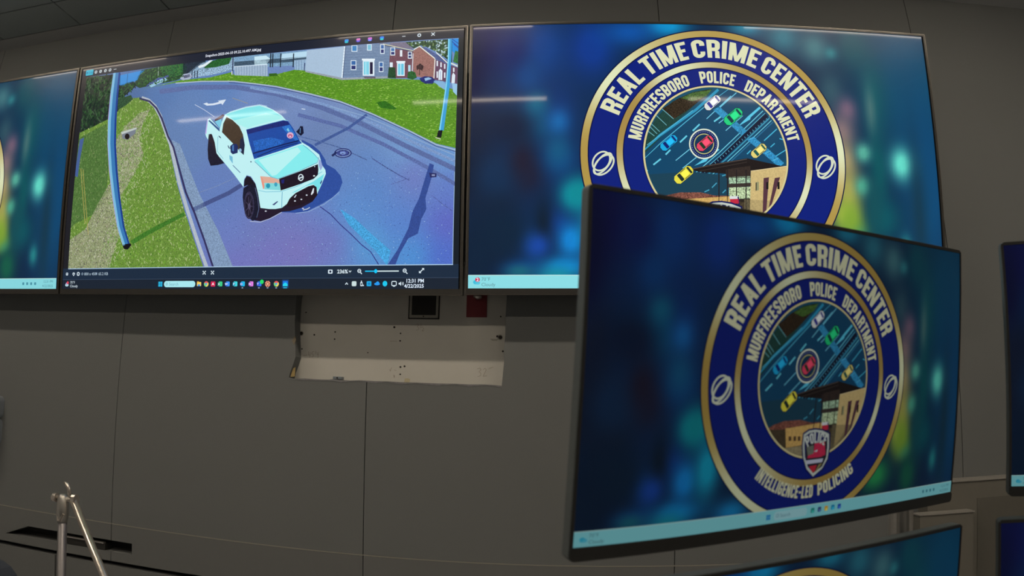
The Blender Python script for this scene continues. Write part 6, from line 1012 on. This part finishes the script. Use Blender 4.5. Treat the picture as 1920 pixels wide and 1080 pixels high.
sq(.9605, (170, 60, 180), (226, 130, 230), 'N'); sq(.996, (40, 70, 200), (50, 120, 240), 'T'); ui_p.ell(1.008, z1_ + .008, .0085, .0085, (40, 220, 110), 7); dot(.996)
x_ = 1.0335
for a in (45, 135, 225, 315):
    c0, s0 = math.cos(math.radians(a)) * .0085, math.sin(math.radians(a)) * .0085; ui_p.stroke([(x_ + c0 - s0 * .7, z1_ + s0 + c0 * .7), (x_ + c0 + s0 * .7, z1_ + s0 - c0 * .7)], .005, (240, 150, 120), 4)
ui_p.poly([(x_, z1_ + .006), (x_ + .006, z1_), (x_, z1_ - .006), (x_ - .006, z1_)], (245, 170, 140), 5); dot(x_)
wheel(1.0705); dot(1.0705); x_ = 1.1085; ui_p.rect(x_ - .0145, z1_ - .0165, x_ + .0145, z1_ + .016, (30, 60, 110), 3, r=.003); ui_p.rect(x_ - .0105, z1_ - .009, x_ + .0105, z1_ + .011, (30, 120, 230), 4, r=.003); ui_p.poly([(x_ - .010, z1_ - .009), (x_ + .010, z1_ - .009), (x_ + .010, z1_ - .002), (x_, z1_ + .006), (x_ - .010, z1_ - .002)], (40, 214, 240), 5); ui_p.rect(x_ - .008, z1_ - .0165, x_ + .008, z1_ - .0135, (50, 200, 240), 5)
ui_p.stroke([(1.3535, z1_ - .003), (1.3585, z1_ + .003), (1.3635, z1_ - .003)], .003, WHT, 4); ui_p.rect(1.379, z1_ - .009, 1.397, z1_ + .009, (206, 226, 226), 4, r=.004)
ui_p.rect(1.412, z1_ - .009, 1.421, z1_ + .006, WHT, 4, r=.003); ui_p.rect(1.414, z1_ - .005, 1.419, z1_ + .002, (40, 50, 60), 5); ui_p.rect(1.4145, z1_ + .006, 1.4185, z1_ + .011, WHT, 4); ui_p.rect(1.421, z1_ - .0085, 1.426, z1_ - .004, WHT, 4)
ui_p.rect(1.437, z1_ - .009, 1.455, z1_ + .009, (30, 170, 230), 4, r=.003); ui_p.ring(1.446, z1_, .002, .004, (10, 70, 160), 5, n=12); ui_p.ell(1.477, z1_ - .001, .011, .005, (40, 150, 240), 4); ui_p.ell(1.479, z1_ + .003, .006, .005, (40, 160, 245), 4); ui_p.ell(1.507, z1_, .009, .010, (30, 200, 240), 4)
ui_p.stroke(rrect(1.533, z1_ - .007, 1.550, z1_ + .008, .003, 3), .003, WHT, 4, True); ui_p.rect(1.538, z1_ - .011, 1.545, z1_ - .008, WHT, 4)
ui_p.poly([(1.559, z1_ - .003), (1.563, z1_ - .003), (1.568, z1_ - .008), (1.568, z1_ + .008), (1.563, z1_ + .003), (1.559, z1_ + .003)], WHT, 4)
for r_ in (.004, .008): ui_p.ring(1.568, z1_, r_, r_ + .0018, WHT, 4, n=8, a0=-.8, a1=.8)
ui_p.text('12:31 PM', 1.6535, z1_ + .004, .0185, (220, 234, 250), 4, 'RIGHT', .98, .0004); ui_p.text('4/22/2025', 1.6535, z1_ - .0145, .0185, (220, 234, 250), 4, 'RIGHT', .98, .0004)
land_me, truck_me, ui_me = land_p.mesh('street_scene'), truck_p.mesh('truck_picture'), ui_p.mesh('viewer_controls')
black_p = Pic(); black_p.rect(0, 0, ASP, 1, (18, 20, 26), 0); black_me = black_p.mesh('screen_base')
for me in (road_me, land_me, truck_me, ui_me, black_me): me.materials.append(M['tvpix'])
# ------------------------------------------------------------------ wall screens
TVW, TVH, TILT = 1.45, .8299, math.asin(.1248)
AX, AZ, AH = .008, .018, .804
def wall_screen(x0, dz, label):
    t = empty('wall_screen', (x0, 0, Z0 + dz)); t.rotation_euler = (TILT, 0, 0); tag(t, label, 'screen', 'wall screens in a row')
    fr = MB(); d0, d1 = -.0025, .012
    fr.box(.0015, AX, d0, d1, .0015, TVH - .0015); fr.box(TVW - AX, TVW - .0015, d0, d1, .0015, TVH - .0015)
    fr.box(AX, TVW - AX, d0, d1, .0015, AZ); fr.box(AX, TVW - AX, d0, d1, AZ + AH, TVH - .0015)
    fr.done('bezel', 'tvframe', t)
    e_ = MB(); e_.box(0, .0015, -.002, .022, 0, TVH); e_.box(TVW - .0015, TVW, -.002, .022, 0, TVH); e_.box(.0015, TVW - .0015, -.002, .022, 0, .0015); e_.box(.0015, TVW - .0015, -.002, .022, TVH - .0015, TVH)
    e_.done('edge_band', 'tvedge', t)
    MB().box(.003, TVW - .003, .0125, .034, .003, TVH - .003).done('back_cover', 'plastic', t)
    MB().box(.22, TVW - .22, .034, .05, .06, TVH - .3).done('electronics_housing', 'plastic', t, bevel=.006)
    ca, sa = math.cos(TILT), math.sin(TILT)
    for xx in (.42, TVW - .46):
        MB().prism([(xx, .1), (xx + .04, .1), (xx + .04, .7), (xx, .7)], .034, .056).done('mount_rail', 'blackbox', t)
    for xx in (.43, TVW - .45):       # arms back to the wall panels (the screen leans forward)
        MB().prism([(xx, .608), (xx + .02, .608), (xx + .02, .632), (xx, .632)], .056, (WALL_Y + sa * .6) / ca).done('mount_arm', 'blackbox', t)
        MB().prism([(xx, .148), (xx + .02, .148), (xx + .02, .172), (xx, .172)], .056, (WALL_Y + sa * .14) / ca).done('mount_arm', 'blackbox', t)
    return t
GAP = .008
t_l = wall_screen(-(TVW + GAP), 0, 'wall screen at the left edge, mostly cropped, showing the blurred teal wallpaper')
wallpaper('screen', t_l, (AX, .0004, AZ), AH, .92)
t_m = wall_screen(0, 0, 'wall screen showing a photo of a white pickup truck on a road')
t_r = wall_screen(TVW + GAP, .002, 'large wall screen showing the round blue and gold crime center seal')
wallpaper('screen', t_r, (AX, .0004, AZ), AH, 1.0, badge=True)
s_ = bpy.data.objects.new('screen', black_me); C.objects.link(s_); s_.parent = t_m; s_.location = (AX, .0004, AZ); s_.scale = (AH,) * 3
for n, me in (('road_backdrop', road_me), ('street_picture', land_me), ('truck_picture', truck_me), ('viewer_controls', ui_me)):
    o = bpy.data.objects.new(n, me); C.objects.link(o); o.parent = s_
# ------------------------------------------------------------------ desk monitors, two rows in a shallow V
MW, MH = .612, .3605
def monitor(pos, yaw, pitch, roll, label, level):
    t = empty('desk_monitor'); m4 = rot_zxy(yaw, pitch, roll).to_4x4(); m4.translation = Vector((pos[0], pos[1], pos[2] + Z0)); 
    m4 = m4 @ Matrix.Translation((0, 0, -MH / 2)); t.matrix_world = m4; tag(t, label, 'monitor', 'desk monitors in a two by two stack')
    out = rrect(-MW / 2, 0, MW / 2, MH, .007, 4)
    sh = MB(); sc = lambda f, y, k=.0: [((x) * f, y, MH / 2 + (z - MH / 2) * f) for x, z in out]
    sh.loft([sc(.999, .0005), sc(1.0, .004), sc(1.0, .014), sc(.985, .02)]); sh.done('housing', 'side', t, False)
    b_ = MB(); x0, x1, z0, z1 = -MW / 2 + .004, MW / 2 - .004, .0155, .3555
    b_.prism(rrect(-MW / 2 + .001, .001, MW / 2 - .001, z0, .005, 4), -.0022, .0006); b_.box(-MW / 2 + .001, x0, -.0012, .0006, z0, MH - .003); b_.box(x1, MW / 2 - .001, -.0012, .0006, z0, MH - .003); b_.box(x0, x1, -.0012, .0006, z1, MH - .001)
    b_.done('bezel', 'plastic', t)
    MB().loft([[(x * .8, y, MH / 2 + (z - MH / 2) * .74) for x, z in out] for y in (.0195, .034)] + [[(x * .7, .045, MH / 2 + (z - MH / 2) * .62) for x, z in out]]).done('back_cover', 'plastic', t)
    MB().box(-.055, .055, .045, .06, MH / 2 - .055, MH / 2 + .055).done('mount_plate', 'blackbox', t)
    s_ = wallpaper('screen', t, (x0, -.0001, z0), .3397, level, 'monpix')
    return t
monitor((2.0441, -1.0901, -.2919), .4535, .1279, -.0091, 'large desk monitor in the right foreground, in front of the wall screen, showing the seal', .33)
monitor((2.6646, -1.1030, -.2880), -.3946, .1345, .0119, 'dark desk monitor at the right edge, upper one, only its left strip in view', .34)
monitor((2.0149, -1.0901, -.6748), .4021, .0754, -.0145, 'lower desk monitor below the big foreground one, only its top showing', .36)
monitor((2.6465, -1.0904, -.6581), -.3883, .1339, -.0291, 'lower right desk monitor in the bottom right corner, a dark sliver', .36)
DZ = .722
def monitor_stand(px, py, label, mounts):
    st = tag(empty('monitor_stand', (px, py, 0)), label, 'stand', 'monitor stands on the operator desk')
    MB().tube([(0, 0, DZ + .02), (0, 0, Z0 - .537), (0, 0, Z0 - .5365), (0, 0, Z0 - .22)], [.022, .022, .0195, .0195], 24).done('pole', 'silver', st)
    MB().slab(rrect(-.11, -.09, .11, .12, .02), DZ, DZ + .02).done('base', 'silver', st)
    for z, cx, cy, yaw, pitch in mounts:
        n = Vector((-math.sin(yaw), math.cos(yaw), 0)); tip = Vector((cx, cy, 0)) + n * .066 - Vector((px, py, 0))
        MB().tube([(0, 0, z), (tip.x * .55, tip.y * .55 + .02, z), (tip.x, tip.y, z + .006)], .013, 10).done('arm', 'silver', st, True)
        MB().tube([(0, 0, z - .03), (0, 0, z + .03)], .028, 16).done('collar', 'silver', st)
monitor_stand(2.275, -.85, 'silver monitor stand pole seen between the two foreground monitors', ((Z0 - .30, 2.0441, -1.0901, .4535, 0), (Z0 - .68, 2.0149, -1.0901, .4021, 0)))
monitor_stand(2.80, -.87, 'silver monitor stand behind the right edge monitors', ((Z0 - .295, 2.6646, -1.103, -.3946, 0), (Z0 - .665, 2.6465, -1.0904, -.3883, 0)))
dk = tag(empty('operator_desk', (2.34, -1.15, 0)), 'dark laminate operator desk carrying the stacked monitors', 'desk')
MB().box(-.85, .85, -.45, .42, DZ - .03, DZ).done('desktop', 'desk', dk, bevel=.004)
for sx in (-.8, .8):
    for sy in (-.4, .37): MB().box(sx - .025, sx + .025, sy - .025, sy + .025, 0, DZ - .03).done('leg', 'greytube', dk)
# ------------------------------------------------------------------ shallow ledge on the wall at the right
lg = tag(empty('wall_ledge', (2.95, WALL_Y, 0)), 'low grey ledge cabinet with a pale cap along the wall behind the monitors', 'ledge')
MB().box(-.12, 1.4, -.062, 0, Z0 - .5610, Z0 - .5545).done('cap', 'cap', lg, bevel=.0015)
MB().prism([(-.12, 0), (1.4, 0), (1.4, Z0 - .5612), (-.12, Z0 - .5612)], -.058, 0).done('body', 'ledge', lg)
MB().prism([(.05, .05), (1.36, .05), (1.36, Z0 - .613), (.05, Z0 - .613)], -.0595, -.0582).done('inset_panel', 'ledge_in', lg)
lf = tag(empty('low_cabinet', (2.7, WALL_Y - .060, 0)), 'lower grey cabinet beside the ledge, half hidden behind the foreground monitors', 'cabinet')
MB().box(.075, .262, -.045, -.0015, Z0 - .646, Z0 - .642).done('top', 'cap', lf)
MB().box(.08, .258, -.042, -.0015, 0, Z0 - .6462).done('body', 'ledge', lf)
# ------------------------------------------------------------------ cable niche with a small device
nb = tag(empty('network_box', (.107, BOARD_Y - .004, Z0 - .874)), 'small black box with a silver edge inside the dark wall slot', 'box')
MB().box(-.088, .088, -.04, -.002, 0, .022).done('case', 'blackbox', nb)
MB().box(-.088, .084, -.044, -.03, .0222, .0265).done('top_edge', 'silver', nb)
# ------------------------------------------------------------------ dispenser at the left edge
dp = tag(empty('dispenser', (-.381, WALL_Y, Z0 - .466)), 'pale grey wall dispenser cropped by the left edge', 'dispenser')
MB().prism(rrect(-.06, -.09, .056, .006, .018), -.075, 0).done('body', 'dispenser', dp)
MB().prism(rrect(-.06, .009, .056, .092, .02), -.072, 0).done('lid', 'dispenser', dp)
MB().prism(rrect(-.05, .022, .040, .08, .012), -.0735, -.0722).done('window', 'dispenser_w', dp)
# ------------------------------------------------------------------ folding stand at the lower left
es = tag(empty('tripod_stand', (.456, -.40, 0)), 'silver tripod stand with a bright slanted leg at the lower left', 'stand')
zj = Z0 - .625
MB().tube([(0, 0, 0), (0, 0, zj - .035)], .0125, 16).done('leg', 'greytube', es, True)
MB().tube([(.036, 0, zj + .008), (.62, -.0, .0)], .0105, 16).done('leg', 'chrome', es, True)
MB().tube([(-.004, .004, zj - .02), (-.20, .22, 0)], .010, 12).done('leg', 'greytube', es, True)
MB().tube([(0, 0, zj - .055), (0, 0, zj - .03), (0, 0, zj + .012), (0, 0, zj + .02)], [.013, .017, .015, .009], 16).done('hub', 'silver', es, True)
MB().tube([(-.026, 0, zj + .008), (.040, 0, zj + .008)], .007, 10).done('cross_bolt', 'chrome', es, True)
MB().tube([(-.034, 0, zj + .008), (-.022, 0, zj + .008)], [.011, .012], 12).done('knob', 'chrome', es)
MB().tube([(.034, 0, zj + .012), (.046, 0, zj + .012)], [.012, .012], 12).done('knob', 'chrome', es)
MB().tube([(.004, -.004, zj + .052), (.014, -.004, zj + .048), (.022, -.004, zj + .037), (.027, -.004, zj + .015)], [.003, .006, .006, .004], 10).done('lever', 'chrome', es, True)
for a in (-.008, .012): MB().tube([(a, -.01, zj - .03), (a * .3, -.013, zj - .05)], .004, 8).done('rivet', 'chrome', es)
# ------------------------------------------------------------------ task chair whose back shows in the lower left corner
ch = tag(empty('task_chair', (.548, -1.04, 0), PI), 'dark blue mesh chair, its back corner showing at the bottom left', 'chair')
MB().loft([[(x, -.17 + y + .02 * (1 - (x / .24) ** 2), z) for x, z in rrect(-.225, .56, .225, .964, .06, 5)] for y in (-.018, .018)]).done('backrest', 'navy', ch)
MB().slab(rrect(-.24, -.14, .24, .33, .08, 5), .44, .50).done('seat', 'navy', ch, bevel=.01)
MB().tube([(0, -.20, .62), (0, -.22, .48), (0, -.10, .42)], .02, 10).done('back_bracket', 'blackbox', ch, True)
MB().tube([(0, .05, .10), (0, .05, .44)], .028, 14).done('gas_column', 'blackbox', ch, True)
for k in range(5):
    a = 2 * PI * k / 5 + .3; MB().tube([(0, .05, .11), (.28 * math.cos(a), .05 + .28 * math.sin(a), .075)], [.026, .016], 8).done('leg', 'blackbox', ch)
    MB().tube([(.28 * math.cos(a) - .012, .05 + .28 * math.sin(a), .03), (.28 * math.cos(a) + .012, .05 + .28 * math.sin(a), .03)], .03, 14).done('caster', 'blackbox', ch)
# ------------------------------------------------------------------ linear ceiling lamps (mirrored as streaks in the wall screens)
lamp0 = None
for yy, row in ((-.925, 'row nearer the wall'), (-2.40, 'row farther from the wall')):
    for cx, over in ((-.655, 'left lamp'), (1.158, 'middle lamp'), (2.97, 'right lamp')):
        t = tag(empty('ceiling_lamp', (cx, yy, CEIL)), 'linear ceiling lamp mirrored in the screens, ' + over + ' of the ' + row, 'lamp', 'linear ceiling lamps in two rows')
        if lamp0 is None:
            a_ = MB().box(-.45, .45, -.032, .032, -.006, -.0012).done('housing', 'fixture', t); b_ = MB().prism([(-.44, -.013), (.44, -.013), (.44, -.0062), (-.44, -.0062)], -.024, .024).done('diffuser', 'lamp', t); lamp0 = (a_.data, b_.data)
        else:
            new_obj('housing', lamp0[0], t); new_obj('diffuser', lamp0[1], t)
